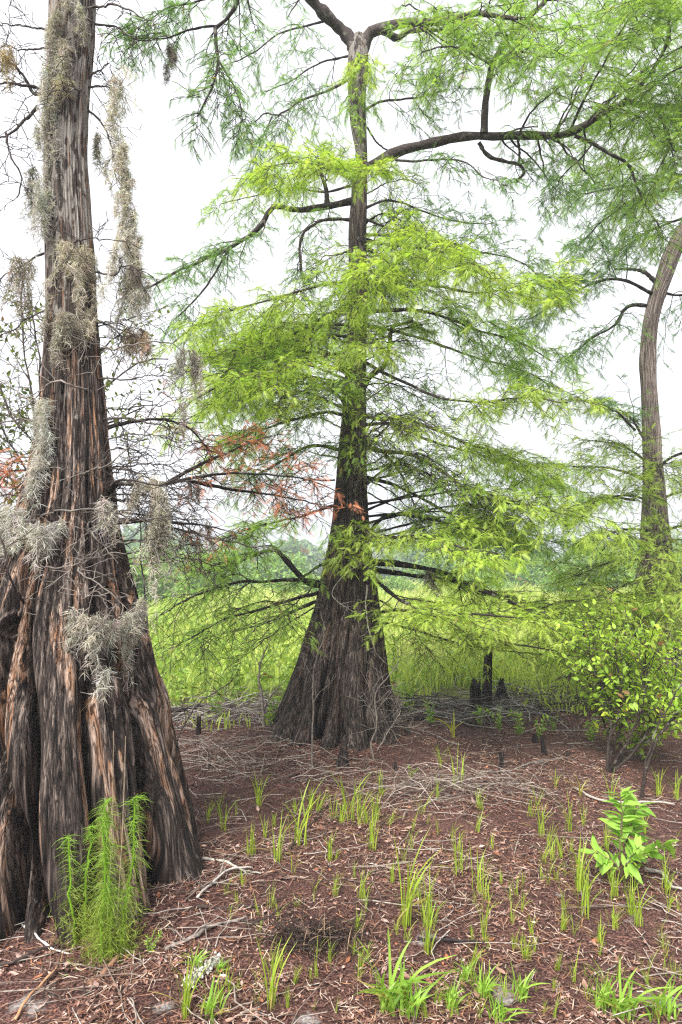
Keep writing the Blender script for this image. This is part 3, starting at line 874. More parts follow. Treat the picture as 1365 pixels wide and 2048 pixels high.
# ================================================================== RIGHT CYPRESS
R_ROWS = [(330, 1462, 1495), (420, 1376, 1414), (470, 1345, 1384), (510, 1325, 1361), (555, 1312, 1345), (585, 1301, 1333), (613, 1293, 1324), (650, 1286, 1315), (689, 1282, 1312), (726, 1279, 1312), (760, 1282, 1312), (802, 1284, 1315), (877, 1286, 1322), (915, 1287, 1323), (990, 1287, 1331),
          (1047, 1284, 1336), (1104, 1281, 1344), (1180, 1270, 1358), (1250, 1256, 1372), (1320, 1240, 1390), (1400, 1212, 1415)]
rb = at(1313, 1398, YR)
cy_r = thing("bald_cypress", "slim pale barked cypress with a bent upper trunk beside the right edge", "tree", (rb[0], YR, 0))
_, r_surf, r_axis = make_trunk(R_ROWS, YR, cy_r, M_BARK_PALE, 13, .18, 1.6, 360, 320, .02, 33, foot=.06)
PR = lambda *pts: px_path(pts, YR)
make_limb(cy_r, PR((1318, 570), (1290, 548), (1260, 540), (1228, 540)), .035, .012, 0, wood=BARKC * 1.2)
make_limb(cy_r, PR((1300, 612), (1265, 610), (1245, 622), (1225, 655), (1180, 682), (1130, 722)), .028, .008, 18, .7, 7, .24, 6, ssz=.074, pal=CG, t0=.25, droop=.5, lift=.3)
make_limb(cy_r, PR((1310, 590), (1240, 560, -.3), (1180, 570, -.4), (1110, 610, -.6), (1060, 640, -.7)), .025, .007, 26, .8, 8, .24, 7, ssz=.074, pal=CG, t0=.2, droop=.3, lift=.4)
make_limb(cy_r, PR((1318, 580), (1345, 590, .1), (1380, 590, .1), (1450, 600, .1)), .02, .008, 16, .7, 8, .24, 6, ssz=.074, pal=CG, t0=.1, droop=.5)
make_limb(cy_r, PR((1440, 370), (1370, 375), (1280, 395, -.2), (1210, 440, -.2), (1160, 490, -.2)), .03, .007, 28, .9, 8, .25, 6, ssz=.074, pal=CG, t0=.15, droop=.3)
make_limb(cy_r, PR((1450, 360), (1400, 365), (1345, 345, -.3), (1340, 355, -.3), (1250, 370, -.5), (1170, 390, -.6)), .03, .007, 26, .9, 8, .25, 6, ssz=.074, pal=CG, t0=.25, droop=.4)
make_limb(cy_r, PR((1480, 340), (1420, 300), (1340, 300, .4), (1240, 330, .7), (1150, 370, .9)), .03, .007, 28, .9, 8, .25, 6, ssz=.074, pal=MG, t0=.15, droop=.3)
make_limb(cy_r, PR((1440, 400), (1380, 430), (1300, 460, .4), (1220, 510, .5)), .025, .007, 22, .8, 8, .25, 6, ssz=.074, pal=CG, t0=.15, droop=.4, keep=.8)
for (x0, y0, x1, y1, dy, pal, ns) in [(1290, 920, 1180, 880, -.4, YG, 16), (1290, 960, 1130, 930, -.8, YG, 20), (1320, 930, 1430, 900, -.3, YG, 20), (1300, 930, 1330, 960, -1.2, YG, 18), (1295, 1000, 1180, 1000, -1., YG, 22),
                                      (1320, 1000, 1440, 990, -.6, YG, 20), (1300, 1060, 1190, 1080, -1.3, YG, 24), (1330, 1060, 1450, 1070, -1., YG, 22), (1310, 1090, 1310, 1130, -1.6, YG, 22), (1290, 1120, 1140, 1160, -.6, YG, 22),
                                      (1340, 1130, 1460, 1150, -.6, YG, 20), (1300, 1160, 1190, 1200, -1.4, YG, 24), (1320, 1170, 1380, 1220, -1.6, YG, 22), (1280, 1200, 1120, 1270, -1.2, YG, 24), (1350, 1200, 1480, 1240, -1., YG, 18),
                                      (1290, 1230, 1220, 1290, -1.8, YG, 20), (1290, 1190, 1080, 1215, -1.9, YG, 22), (1280, 1240, 1130, 1310, -2.0, YG, 20), (1350, 1150, 1420, 1190, -2.2, YG, 18), (1270, 1000, 1120, 1020, .6, YG, 18), (1290, 880, 1230, 810, .3, CG, 12), (1270, 860, 1180, 800, -.5, CG, 8)]:
    make_limb(cy_r, PR((x0, y0), (x0 * .6 + x1 * .4, y0 * .6 + y1 * .4 - 12, dy * .45), (x1, y1, dy)), .02, .005, ns, .7, 7, .23, 5, ssz=.074, pal=pal, t0=.2, droop=.3, lift=.1)

# ================================================================== HANGING MOSS
def moss(label, anchors, ns, lmin, lmax, col=(.42, .39, .34), spread=.03, curls=4, clen=.028, w0=.0027, straight=.5, taper=True):
    A = np.asarray(anchors, float)
    if len(A) == 1:
        A = np.vstack([A, A + [.01, 0, 0]])
    line = crom(A, 40) if len(A) > 2 else A[0] + (A[1] - A[0]) * np.linspace(0, 1, 40)[:, None]
    nb = max(2, ns // 5)
    bid = rng.integers(0, nb, ns)
    tb = rng.uniform(0, 1, nb)
    B0, _ = pathpt(line[None], np.zeros(nb, int), tb)
    B0 = B0 + rng.normal(size=(nb, 3)) * spread * [1, 1, .6]
    P0 = B0[bid] + rng.normal(size=(ns, 3)) * [.012, .012, .012]
    bl = lmin + (lmax - lmin) * rng.uniform(0, 1, nb) ** 1.3
    ln = bl[bid] * rng.uniform(.3, 1.15, ns)
    n = 16
    s = np.linspace(0, 1, n)
    toaxis = (B0[bid] - P0) * [1, 1, 0]
    S = P0[:, None] - UP * (ln[:, None] * s)[..., None] + toaxis[:, None] * (s ** .8)[None, :, None]
    bw_ = wiggle(n, .05, nb) * (1 - straight) * 2
    S = S + bw_[bid] * ln[:, None, None] / .3 + wiggle(n, .02, ns) * .6 + rng.normal(size=(ns, n, 3)) * .003
    mb = MB()
    base = np.array(col)
    cc = base * rng.uniform(.65, 1.3, (ns, 1)) * (1 + rng.normal(size=(ns, 3)) * .04)
    ribbons(mb, S, w0 * np.linspace(1.1, .6, n), cc)
    k = ns * n * curls
    i = np.repeat(np.arange(ns), n * curls)
    Pc, _ = pathpt(S, i, rng.uniform(0, 1, k) ** .9)
    d = nrm(rng.normal(size=(k, 3)) * [1, 1, .55] - [0, 0, .45])
    tq = rng.uniform(0, 1, k)
    l_ = clen * rng.uniform(.4, 1.4, k) * (1.15 - .55 * tq)
    s3 = np.array([0, .5, 1.])
    bend = rng.normal(size=(k, 3)) * .35 - [0, 0, .25]
    Cc = Pc[:, None] + (d[:, None] * s3[None, :, None] + bend[:, None] * (s3 ** 2)[None, :, None]) * l_[:, None, None]
    ribbons(mb, Cc, w0 * .85 * np.array([1, .8, .35]), np.repeat(cc, n * curls, axis=0) * rng.uniform(.75, 1.25, (k, 1)))
    o = mb.build("spanish_moss", M_MOSS, base=line.mean(0), smooth=False)
    return tag(o, label, "moss", "spanish moss hanging from the trees")


TAN, GRY, BRN = (.46, .43, .385), (.50, .485, .465), (.33, .26, .19)
moss("long grey beard of moss hanging in the open sky just right of the big trunk", PL((235, 120), (242, 200), (248, 300), (255, 330)), 60, .2, .46, (.52, .49, .44), .010)
moss("broad pale curtain of moss hanging under the long beard right of the big trunk", PL((238, 320, .05), (262, 350), (248, 400), (266, 450), (254, 520), (268, 590)), 190, .14, .5, (.54, .515, .47), .020)
moss("brown tipped moss clump on a twig right of the big trunk's waist", PL((228, 520), (250, 530), (275, 520), (282, 590)), 45, .08, .30, TAN, .03)
moss("thin dark strand of moss between the big trunk and the long beard", PL((200, 250), (208, 300), (222, 350)), 16, .16, .4, (.34, .32, .28), .012)
moss("short brown moss tangle on the arching grey twig beside the big trunk", PL((255, 660), (285, 662), (305, 700)), 40, .05, .2, BRN, .03)
moss("grey moss beard dangling at the end of the arching twig near the green crown", PL((355, 690), (375, 705), (385, 715)), 40, .12, .28, (.33, .31, .28), .02)
moss("hair thin moss strand trailing below the arching twig's end", PL((372, 790), (374, 800)), 7, .25, .6, (.3, .28, .25), .006)
moss("thick sleeve of pale moss down the near edge of the upper trunk", [SF(112, 20), SF(104, 120), SF(97, 220), SF(94, 320), SF(100, 430)], 190, .12, .42, GRY, .018, straight=.7)
moss("matted pale moss over the top of the big trunk at the picture's upper edge", [SF(120, -40), SF(140, 20), SF(125, 100), SF(160, 150)], 90, .05, .2, (.50, .475, .43), .03)
moss("olive tinged moss collar ringing the trunk at the upper twig whorl", [SF(100, 175), SF(135, 165), SF(170, 178)], 30, .03, .10, (.45, .41, .31), .014)
moss("wide moss apron spread across the trunk's narrow waist", [SF(104, 480), SF(125, 485), SF(150, 495), SF(178, 505)], 110, .12, .5, (.56, .52, .45), .02)
moss("wispy moss streaks on the bark under the waist apron", [SF(108, 610), SF(135, 640), SF(165, 620), SF(190, 650)], 80, .08, .26, (.42, .39, .34), .02)
moss("sparse dark strand hanging clear of the trunk's outer side", PL((72, 270), (62, 330), (52, 380)), 18, .14, .34, (.32, .3, .27), .01)
moss("brown moss bunch on a dead twig at the outer side of the trunk", PL((25, 520), (45, 530), (62, 525)), 34, .16, .5, (.30, .26, .21), .025)
moss("tawny moss bunch cut by the picture's edge near the top", PL((-10, 75, -.1), (5, 100, -.1), (20, 120, -.1)), 26, .08, .22, (.42, .34, .22), .03)
moss("silvery moss fringe running down the trunk's outer edge above the garland", [SF(88, 800, .05), SF(78, 880, .05), SF(66, 950, .05)], 90, .08, .3, GRY, .02, clen=.036)
moss("silvery moss garland slung across the outer flank of the big trunk", [SF(-5, 1005, .1), SF(35, 1035, .1), SF(75, 1052, .1), SF(125, 1030, .08)], 110, .06, .28, GRY, .022, clen=.038)
moss("small grey moss tassel under the dark snag on the trunk's inner edge", [SF(210, 1005, .06), SF(222, 1012, .06)], 30, .06, .22, GRY, .012, clen=.04)
moss("tall column of moss hanging under the browning branch", PL((300, 955, -.1), (318, 975, -.1), (322, 1060, -.1), (308, 1100, -.1)), 110, .22, .55, (.56, .53, .47), .02)
moss("moss wad draped over the browning branch", PL((385, 945, .3), (395, 985, .3), (400, 1060, .3)), 26, .1, .3, (.38, .35, .31), .03)
moss("big moss swag looped over the broken twig below the knot hole", [SF(158, 1216, .1), SF(185, 1232, .12), SF(225, 1243, .12), SF(262, 1234, .1), SF(287, 1200, .08)], 150, .05, .30, (.48, .455, .41), .016, clen=.03)
moss("single pale moss chain hanging alone before the fluted base", [SF(210, 1330, .1), SF(208, 1390, .1), SF(205, 1470, .1)], 6, .14, .24, (.44, .42, .40), .004, curls=3, clen=.036, w0=.0036)
moss("faint dark moss tufts on the drooping branch at the top", px_path(((318, 85), (335, 100), (350, 130)), YL + .5), 22, .08, .26, (.26, .24, .21), .03)
moss("small moss strand on the centre cypress trunk", [c_surf(715, 900, .05), c_surf(725, 940, .05)], 26, .1, .25, (.36, .34, .27), .02, w0=.005)
moss("grey moss wisp on the heavy lower limb of the centre cypress", [at(858, 1140, YC - .4), at(872, 1150, YC - .4)], 22, .1, .3, (.33, .31, .27), .02, w0=.005)

# ================================================================== MEADOW, WOODS
def blades(mb, P0, h, w_, lean, pal, n=4, az=None):
    k = len(P0)
    az = rng.uniform(0, 2 * np.pi, k) if az is None else az
    d = np.stack([np.cos(az), np.sin(az), np.zeros(k)], -1)
    s = np.linspace(0, 1, n)
    Pp = P0[:, None] + UP * (h[:, None] * (s - .28 * lean[:, None] * s ** 2.4))[..., None] + d[:, None] * ((lean * h)[:, None] * s ** 2)[..., None]
    u = rng.beta(2, 2, k)[:, None]
    c_ = (np.array(pal[0]) * u + np.array(pal[1]) * (1 - u)) * rng.uniform(.8, 1.2, (k, 1))
    prof = np.array([.75, 1, .8, .08]) if n == 4 else np.r_[.75, np.ones(n - 3), .7, .08]
    ribbons(mb, Pp, w_[:, None] * prof, c_, side=np.cross(d, UP) * 0 + np.stack([np.cos(az + .3), np.sin(az + .3), .3 * np.ones(k)], -1))


mb = MB()
MP = ((.58, .64, .17), (.32, .44, .08))
k = 60000
y_ = 6.7 + 60 * rng.uniform(0, 1, k) ** 2.1
x_ = rng.uniform(-1, 1, k) * (y_ * .56 + 1)
edge = 6.9 + 1.3 * np.clip((x_ - .6) / 1.2, 0, 1) + 1.6 * (fbm(x_ * .8, y_ * .8, 40) - .5) * 2
ok = y_ > edge + rng.exponential(.35, k)
dens = fbm(x_ * .35 + 9, y_ * .35, 51)
ok &= (dens > rng.uniform(.25, .55, k)) | (y_ > 13)
x_, y_ = x_[ok], y_[ok]
h_ = rng.uniform(.25, .62, len(x_)) * (.7 + .7 * fbm(x_ * .6, y_ * .6, 77)) * np.clip((y_ - 6.6) / 3.2, .3, 1)
dry = (fbm(x_ * .5 + 30, y_ * .25, 88) > .56) & (rng.uniform(size=len(x_)) < .5)
for q_, pal_ in ((~dry, MP), (dry, ((.50, .46, .22), (.34, .38, .12)))):
    blades(mb, np.stack([x_, y_, gz(x_, y_)], -1)[q_], h_[q_], (.010 + .0011 * y_)[q_], rng.uniform(.15, .9, q_.sum()), pal_)
o = mb.build("meadow_grass", M_GRASS, smooth=False)
o['kind'] = 'stuff'
tag(o, "bright yellow green marsh grass filling the open meadow behind the trees", "grass")


def leaf_template(lw=.42, fold=.16, curl=.25):
    xs = np.array([0, .18, .42, .7, 1.])
    ws = np.array([.02, .75, 1., .62, 0]) * lw * .5
    V, F = [], []
    for x, w_ in zip(xs, ws):
        z = -curl * x * x
        V += [(x, -w_, z + fold * w_), (x, 0, z), (x, w_, z + fold * w_)]
    for i in range(4):
        a = i * 3
        F += [(a, a + 3, a + 4), (a, a + 4, a + 1), (a + 1, a + 4, a + 5), (a + 1, a + 5, a + 2)]
    return np.array(V, float), np.array(F)


OVAL, LANCE = [leaf_template(.5)], [leaf_template(.36, .2, .3)]


def leaf_cloud(mb, P0, fwd, size, pal, tmpl, tilt=.35):
    k = len(P0)
    u = rng.beta(1.5, 1.5, k)[:, None]
    c_ = (np.array(pal[0]) * u + np.array(pal[1]) * (1 - u)) * rng.uniform(.8, 1.2, (k, 1))
    br = rng.uniform(size=k)
    c_[br < .03] = np.array((.26, .15, .06))
    c_[br > .94] *= np.array((1.25, 1.05, .8))
    add_sprays(mb, P0, fwd, nrm(UP + rng.normal(size=(k, 3)) * tilt), size, c_, tmpl)


mb = MB()
k = 1500
y_ = 7.4 + 14 * rng.uniform(0, 1, k) ** 1.7
x_ = rng.uniform(-1, 1, k) * (y_ * .56 + .5)
ok = (y_ > 7.6 + 1.3 * np.clip((x_ - .6) / 1.2, 0, 1)) & (fbm(x_ * .7 + 4, y_ * .7, 91) > .42)
x_, y_ = x_[ok], y_[ok]
k = len(x_)
h_ = rng.uniform(.3, .85, k)
P0 = np.stack([x_, y_, gz(x_, y_)], -1)
s = np.linspace(0, 1, 6)
Pp = P0[:, None] + UP * (h_[:, None] * s)[..., None] + wiggle(6, .16, k) * h_[:, None, None]
dead = rng.uniform(size=k) < .3
tubes(mb, Pp, .0045 * np.linspace(1, .5, 6), 3, np.where(dead[:, None], (.16, .12, .09), (.22, .30, .06)))
i = np.repeat(np.where(~dead)[0], 22)
tt = rng.uniform(.15, 1, len(i))
Pq, Tq = pathpt(Pp, i, tt)
D = nrm(rng.normal(size=(len(i), 3)) * [1, 1, .3] + [0, 0, .4])
leaf_cloud(mb, Pq, D, rng.uniform(.06, .13, len(i)), ((.42, .56, .12), (.20, .34, .06)), LANCE, .6)
o = mb.build("marsh_weeds", M_GRASS, smooth=False)
o['kind'] = 'stuff'
tag(o, "tangled leafy marsh weeds and dry stalks along the near side of the meadow", "weeds")

# rounded bushes out in the meadow
BUSH = []
for k in range(3):
    mb = MB()
    nn = 2200
    d = nrm(rng.normal(size=(nn, 3)))
    lob = 1 + .3 * np.sin(d[:, 0] * 4 + k) * np.cos(d[:, 2] * 5 + k * 2) + .15 * np.sin(d[:, 1] * 9 + k)
    q = d * (rng.uniform(.3, 1, nn) ** .4 * lob)[:, None] * [1, .9, .85] + [0, 0, .75]
    q[:, 2] = np.abs(q[:, 2])
    leaf_cloud(mb, q, nrm(rng.normal(size=(nn, 3)) + [0, 0, .3]), rng.uniform(.10, .22, nn), ((.30, .46, .11), (.14, .27, .06)), OVAL, .9)
    tubes(mb, np.array([[(0, 0, -.1), (.03 * a, .02, .4), (.3 * a, .1 * b, 1.0)] for a in (-1, 0, 1) for b in (-1, 1)]), .03, 5, (.06, .045, .035))
    bo = mb.build("marsh_bush", M_LEAF, smooth=False)
    COL.objects.unlink(bo)
    BUSH.append(bo)
for k, (px, Y, sz) in enumerate([(250, 26, 1.9), (330, 34, 2.6), (420, 42, 2.4), (560, 50, 2.6), (610, 36, 1.5), (-20, 20, 1.9), (60, 30, 2.6), (880, 55, 2.4), (960, 40, 1.6), (1060, 48, 2.6), (1130, 34, 1.6), (1200, 44, 2.6), (1350, 30, 2.2), (790, 38, 1.2)]):
    o = BUSH[k % 3].copy()
    COL.objects.link(o)
    x = (px - 682.5) / 1365 * Y
    o.location = (x, Y, float(gz(x, Y)) - .1)
    sz *= .72
    o.scale = (sz * rng.uniform(1.1, 1.8), sz, sz * rng.uniform(.7, 1.))
    o.rotation_euler = (0, 0, rng.uniform(0, 6.28))
    tag(o, "rounded green bush standing out in the open meadow before the far woods", "bush", "bushes in the meadow")

# far woods: crowns of leaf clumps, 70 to 120 m away, reading as one hazy mass
mb = MB()
for k in range(90):
    yy = rng.uniform(70, 120)
    xx = rng.uniform(-.62, .62) * yy
    hh_ = rng.uniform(2.6, 4.9) * (yy / 85) * (1.35 if xx < -.25 * yy else .95)
    nn = 900
    d = nrm(rng.normal(size=(nn, 3)))
    lob = 1 + .35 * np.sin(d[:, 0] * 5 + k) * np.cos(d[:, 2] * 4 + k * 2)
    q = d * (rng.uniform(.55, 1, nn) ** .4 * lob)[:, None] * [hh_ * .5, hh_ * .45, hh_ * .52] + [xx, yy, hh_ * .48]
    q[:, 2] = np.abs(q[:, 2])
    leaf_cloud(mb, q, nrm(rng.normal(size=(nn, 3)) - [0, 0, .3]), rng.uniform(.5, 1.1, nn), ((.24, .36, .16), (.12, .21, .09)), [leaf_template(.7)], 1.)
o = mb.build("woods", M_LEAF, smooth=False)
o['kind'] = 'stuff'
tag(o, "hazy bluish line of far woods across the meadow", "woods")

# ================================================================== GROUND LITTER
def scatter(k, y0, y1, pw, side=.72):
    y = y0 + (y1 - y0) * rng.uniform(0, 1, k) ** pw
    x = rng.uniform(-1, 1, k) * (y * side + .2)
    return x, y


def off_sand(x, y, p_keep):
    q = np.min([np.hypot(x - a, y - b) / r for a, b, r in SANDS], axis=0)
    ok_ = ((q > .8) | (rng.uniform(size=len(x)) < p_keep)) & (rng.uniform(size=len(x)) < np.clip((fbm(x * 1.6, y * 1.6, 71) - .30) * 3.2, .12, 1))
    return x[ok_], y[ok_]


mb = MB()
k = 54000
x_, y_ = off_sand(*scatter(k, 1.7, 9.2, 1.5), .25)
k = len(x_)
LC = np.array([(.17, .075, .055), (.26, .15, .115), (.12, .058, .048), (.37, .245, .21), (.30, .12, .06), (.07, .036, .03)])
cc = LC[rng.choice(6, k, p=[.14, .24, .12, .32, .08, .10])] * rng.uniform(.7, 1.2, (k, 1))
P0 = np.stack([x_, y_, gz(x_, y_) + rng.uniform(.004, .018, k)], -1)
az = rng.uniform(0, 2 * np.pi, k)
f = np.stack([np.cos(az), np.sin(az), rng.normal(size=k) * .18], -1)
add_sprays(mb, P0, f, nrm(UP + rng.normal(size=(k, 3)) * .28), rng.uniform(.006, .026, k) * np.where(rng.uniform(size=k) < .08, 2., 1), cc, [leaf_template(.45, .3, -.15)])
o = mb.build("leaf_litter", M_LITTER, smooth=False)
o['kind'] = 'stuff'
tag(o, "red brown fallen leaves littering the ground", "leaf litter")

mb = MB()
k = 108000
x_, y_ = off_sand(*scatter(k, 1.7, 9.0, 1.5), .25)
k = len(x_)
az = rng.uniform(0, 2 * np.pi, k)
l_ = rng.uniform(.02, .09, k)
d = np.stack([np.cos(az), np.sin(az), rng.normal(size=k) * .12], -1)
P0 = np.stack([x_, y_, gz(x_, y_) + rng.uniform(.003, .016, k)], -1)
s = np.array([-.5, 0, .5])
Pp = P0[:, None] + d[:, None] * (l_[:, None] * s)[..., None] + rng.normal(size=(k, 3, 3)) * .003
NC = np.array([(.13, .06, .045), (.22, .12, .085), (.06, .032, .026), (.42, .32, .26), (.30, .15, .08)])
ribbons(mb, Pp, rng.uniform(.0015, .004, (k, 1)) * np.ones(3), NC[rng.choice(5, k, p=[.26, .28, .16, .2, .1])] * rng.uniform(.7, 1.2, (k, 1)), side=np.tile(UP, (k, 1)) + rng.normal(size=(k, 3)) * .3)
k = 2600
x_, y_ = scatter(k, 2.3, 9.4, 1.2)
ok = fbm(x_ * 1.2, y_ * 1.2, 61) > .42
x_, y_ = x_[ok], y_[ok]
k = len(x_)
az = rng.uniform(0, 2 * np.pi, k)
l_ = rng.uniform(.08, .38, k)
d = np.stack([np.cos(az), np.sin(az), rng.uniform(-.02, .14, k)], -1)
P0 = np.stack([x_, y_, gz(x_, y_) + .008], -1)
s = np.linspace(0, 1, 5)
Pp = P0[:, None] + d[:, None] * (l_[:, None] * s)[..., None] + wiggle(5, .12, k) * l_[:, None, None] * [1, 1, .3]
TC = np.array([(.27, .23, .20), (.16, .12, .10), (.08, .055, .045), (.36, .32, .29)])
tubes(mb, Pp, rng.uniform(.0015, .0038, (k, 1)) * np.linspace(1, .5, 5), 4, TC[rng.choice(4, k, p=[.3, .3, .28, .12])])
o = mb.build("twig_litter", M_LITTER, smooth=False)
o['kind'] = 'stuff'
tag(o, "brown needles and thin twigs strewn over the ground", "twig litter")


# ================================================================== BRUSH PILES AND STICKS
def brush(label, pts, k, lmin, lmax, height, cols, rad=.0030, spread=.22):
    A = np.array([G(*p) for p in pts])
    i = rng.integers(0, len(A), k)
    P0 = A[i] + rng.normal(size=(k, 3)) * [spread, spread * .8, 0]
    P0[:, 2] = gz(P0[:, 0], P0[:, 1]) + rng.uniform(0, 1, k) ** 1.6 * height
    az = rng.normal(size=k) * 1.0 + np.where(rng.uniform(size=k) < .5, 0, np.pi)
    l_ = rng.uniform(lmin, lmax, k)
    d = np.stack([np.cos(az), np.sin(az), rng.normal(size=k) * .14 + .03], -1)
    s = np.linspace(-.5, .5, 6)
    Pp = P0[:, None] + d[:, None] * (l_[:, None] * s)[..., None] + wiggle(6, .14, k) * l_[:, None, None] * [1, 1, .4] - UP * (l_[:, None] * .25 * s ** 2)[..., None]
    g_ = gz(Pp[..., 0], Pp[..., 1]) + .004
    Pp[..., 2] = np.maximum(Pp[..., 2], g_)
    cols = np.array(cols)
    mb = MB()
    tubes(mb, Pp, rad * rng.uniform(.5, 1.5, (k, 1)) * np.linspace(1, .45, 6), 4, cols[rng.integers(0, len(cols), k)] * rng.uniform(.75, 1.2, (k, 1)))
    o = mb.build("brush_pile", M_LITTER, base=A.mean(0))
    return tag(o, label, "brush pile", "piles of dead brush on the ground")


GB = [(.27, .225, .195), (.16, .125, .11), (.08, .055, .048), (.33, .285, .255), (.14, .08, .065)]
brush("loose pile of grey sticks between the big trunk and the centre cypress", [(400, 1500), (450, 1510), (500, 1520), (430, 1560), (520, 1480)], 170, .2, .75, .08, GB)
brush("small heap of pale twigs at the foot of the centre cypress", [(580, 1530), (640, 1540), (700, 1560)], 100, .15, .6, .07, GB)
brush("arched tangle of fine grey twigs right of the centre cypress's foot", [(800, 1590), (860, 1580), (920, 1585), (970, 1580)], 210, .2, .7, .14, GB, .0026)
brush("dark brush ridge along the meadow edge behind the broken stumps", [(850, 1432), (920, 1430), (1000, 1420), (1080, 1412), (1150, 1405), (1180, 1400)], 260, .3, 1.1, .16, [(.26, .24, .23), (.13, .11, .1), (.05, .042, .04), (.34, .32, .3)], .006, .4)
brush("dull grey brush at the meadow edge left of the centre cypress", [(380, 1445), (440, 1440), (480, 1420), (520, 1440)], 170, .25, .9, .22, [(.2, .18, .17), (.1, .08, .075), (.3, .27, .26)], .005, .3)


def stick(label, pts, r0, r1=None, col=(.1, .075, .06), lift=.012, fork=0, name="fallen_branch", grp="fallen branches on the ground"):
    A = np.array([G(*p) for p in pts])
    A[:, 2] += lift
    Pp = crom(A, 16)
    Pp = Pp + wiggle(16, .012)[0]
    r1 = r0 * .5 if r1 is None else r1
    mb = MB()
    rr = np.linspace(r0, r1, 16) * (1 + .15 * rng.normal(size=16))
    Pp = np.vstack([Pp[:1], Pp, Pp[-1:]])
    rr = np.r_[.0005, rr, .0005]
    tubes(mb, Pp, rr, 8, np.array(col))
    for q in range(fork):
        i = int(rng.integers(4, 14))
        d = nrm(Pp[i + 1] - Pp[i]) + rng.normal(size=3) * [.7, .7, .25]
        ln = rng.uniform(.08, .25)
        s = np.linspace(0, 1, 5)[:, None]
        tubes(mb, (Pp[i] + nrm(d) * ln * s + wiggle(5, .02)[0])[None], (rr[i] * .5 * np.linspace(1, .4, 5))[None], 5, np.array(col))
    return tag(mb.build(name, M_LITTER, base=A.mean(0)), label, "branch", grp)


DKB, GYB, LTB = (.045, .032, .028), (.22, .19, .17), (.36, .33, .31)
stick("long thin dark branch lying right of the big trunk's foot", [(395, 1818), (460, 1815), (520, 1813), (570, 1800)], .007, col=DKB, fork=2)
stick("grey branch slanting up toward the big trunk's foot", [(330, 1905), (390, 1880), (440, 1850), (490, 1842)], .010, col=GYB, fork=3)
stick("pale bleached stick right beside the big trunk's root", [(395, 1800), (430, 1770), (460, 1755), (505, 1752)], .007, col=LTB, fork=3)
stick("dark curved branch between the grass tufts mid ground", [(580, 1700), (612, 1660), (640, 1635), (660, 1600)], .006, col=DKB, fork=2)
stick("lichen flecked stick near the brush right of the big trunk", [(400, 1722), (440, 1728), (480, 1745), (520, 1750)], .008, col=(.36, .34, .3), fork=3)
stick("short black stick in the sandy patch", [(836, 1882), (870, 1888), (920, 1892), (962, 1900)], .008, col=(.025, .02, .02))
stick("long crooked branch arching over the bare soil before the paired knees", [(960, 1548), (1020, 1546), (1070, 1528), (1130, 1522)], .008, col=GYB, fork=2)
stick("bleached root like stick right of the leafy seedling", [(1290, 1742), (1322, 1752), (1345, 1778), (1385, 1795)], .010, col=LTB, fork=1)
stick("pale stick lying behind the leafy seedling", [(1150, 1580), (1180, 1598), (1230, 1612), (1300, 1610), (1350, 1615)], .009, col=(.38, .33, .3))
stick("tan stick crossing the litter at the lower edge below the big trunk", [(30, 2046), (70, 1990), (110, 1945), (125, 1925)], .006, col=(.36, .2, .11))
stick("dark stick beside the tall ferny plant's foot", [(0, 1935), (40, 1930), (90, 1905), (130, 1890)], .008, col=DKB)
stick("white crooked twig in front of the big trunk's outer foot", [(44, 1855), (52, 1872), (85, 1895), (130, 1912)], .006, col=(.45, .43, .41), fork=1)
stick("stubby broken brown stick below the tall ferny plant", [(180, 1975), (205, 1955), (228, 1935)], .014, col=(.2, .11, .07))
stick("thick dark log along the meadow edge behind the centre cypress", [(812, 1443), (850, 1440), (900, 1436), (952, 1450)], .035, .02, (.06, .048, .045), .03, 3)
stick("dark log along the meadow edge left of the centre cypress", [(318, 1442), (360, 1440), (408, 1430), (470, 1432)], .03, .018, (.05, .04, .038), .10, 3)
stick("thin branch leaning through the brush toward the paired knees", [(830, 1625), (880, 1600), (940, 1585), (1010, 1560)], .006, col=GYB, fork=2)
stick("slender dark twig left of the charred clump", [(470, 1840), (520, 1852), (560, 1830), (600, 1810)], .005, col=DKB, fork=2)

# lichen crusted stick
mb = MB()
A = np.array([G(372, 1982), G(405, 1955), G(440, 1932)])
A[:, 2] += .02
pp = crom(A, 14) + wiggle(14, .008)[0]
pp = np.vstack([pp[:1], pp, pp[-1:]])
tubes(mb, pp, np.r_[.0005, np.linspace(.014, .011, 14), .0005], 8, (.3, .25, .2))
o = mb.build("fallen_branch", M_LITTER, base=A.mean(0))
tag(o, "short fallen stick crusted with white lichen near the lower left grass", "branch", "fallen branches on the ground")
ml = MB()
k = 420
Pc, _ = pathpt(pp[None, 1:-1], np.zeros(k, int), rng.uniform(0, 1, k))
add_sprays(ml, Pc + rng.normal(size=(k, 3)) * .009 + [0, 0, .008], nrm(rng.normal(size=(k, 3)) + [0, 0, .5]), nrm(rng.normal(size=(k, 3))), rng.uniform(.006, .016, k), np.tile((.42, .42, .37), (k, 1)), [leaf_template(.9, .4, .3)])
ml.build("lichen", M_LITTER, o, smooth=False)

# pale pebble
mb = MB()
u, v_ = np.meshgrid(np.linspace(0, 2 * np.pi, 20, endpoint=False), np.linspace(.02, np.pi - .02, 12))
gp = G(447, 1957)
V = np.stack([.016 * np.cos(u) * np.sin(v_), .012 * np.sin(u) * np.sin(v_), .008 * np.cos(v_) + .006], -1) * (1 + .12 * vnoise(u * 2, v_ * 2, 3))[..., None] + gp
idx = np.arange(240).reshape(12, 20)
nxt = np.roll(idx, -1, axis=1)
mb.add(V, np.stack([idx[:-1], idx[1:], nxt[1:], nxt[:-1]], -1).reshape(-1, 4), (.72, .7, .72))
tag(mb.build("pebble", M_LITTER, base=gp), "small white oval pebble lying among brown leaves", "pebble")


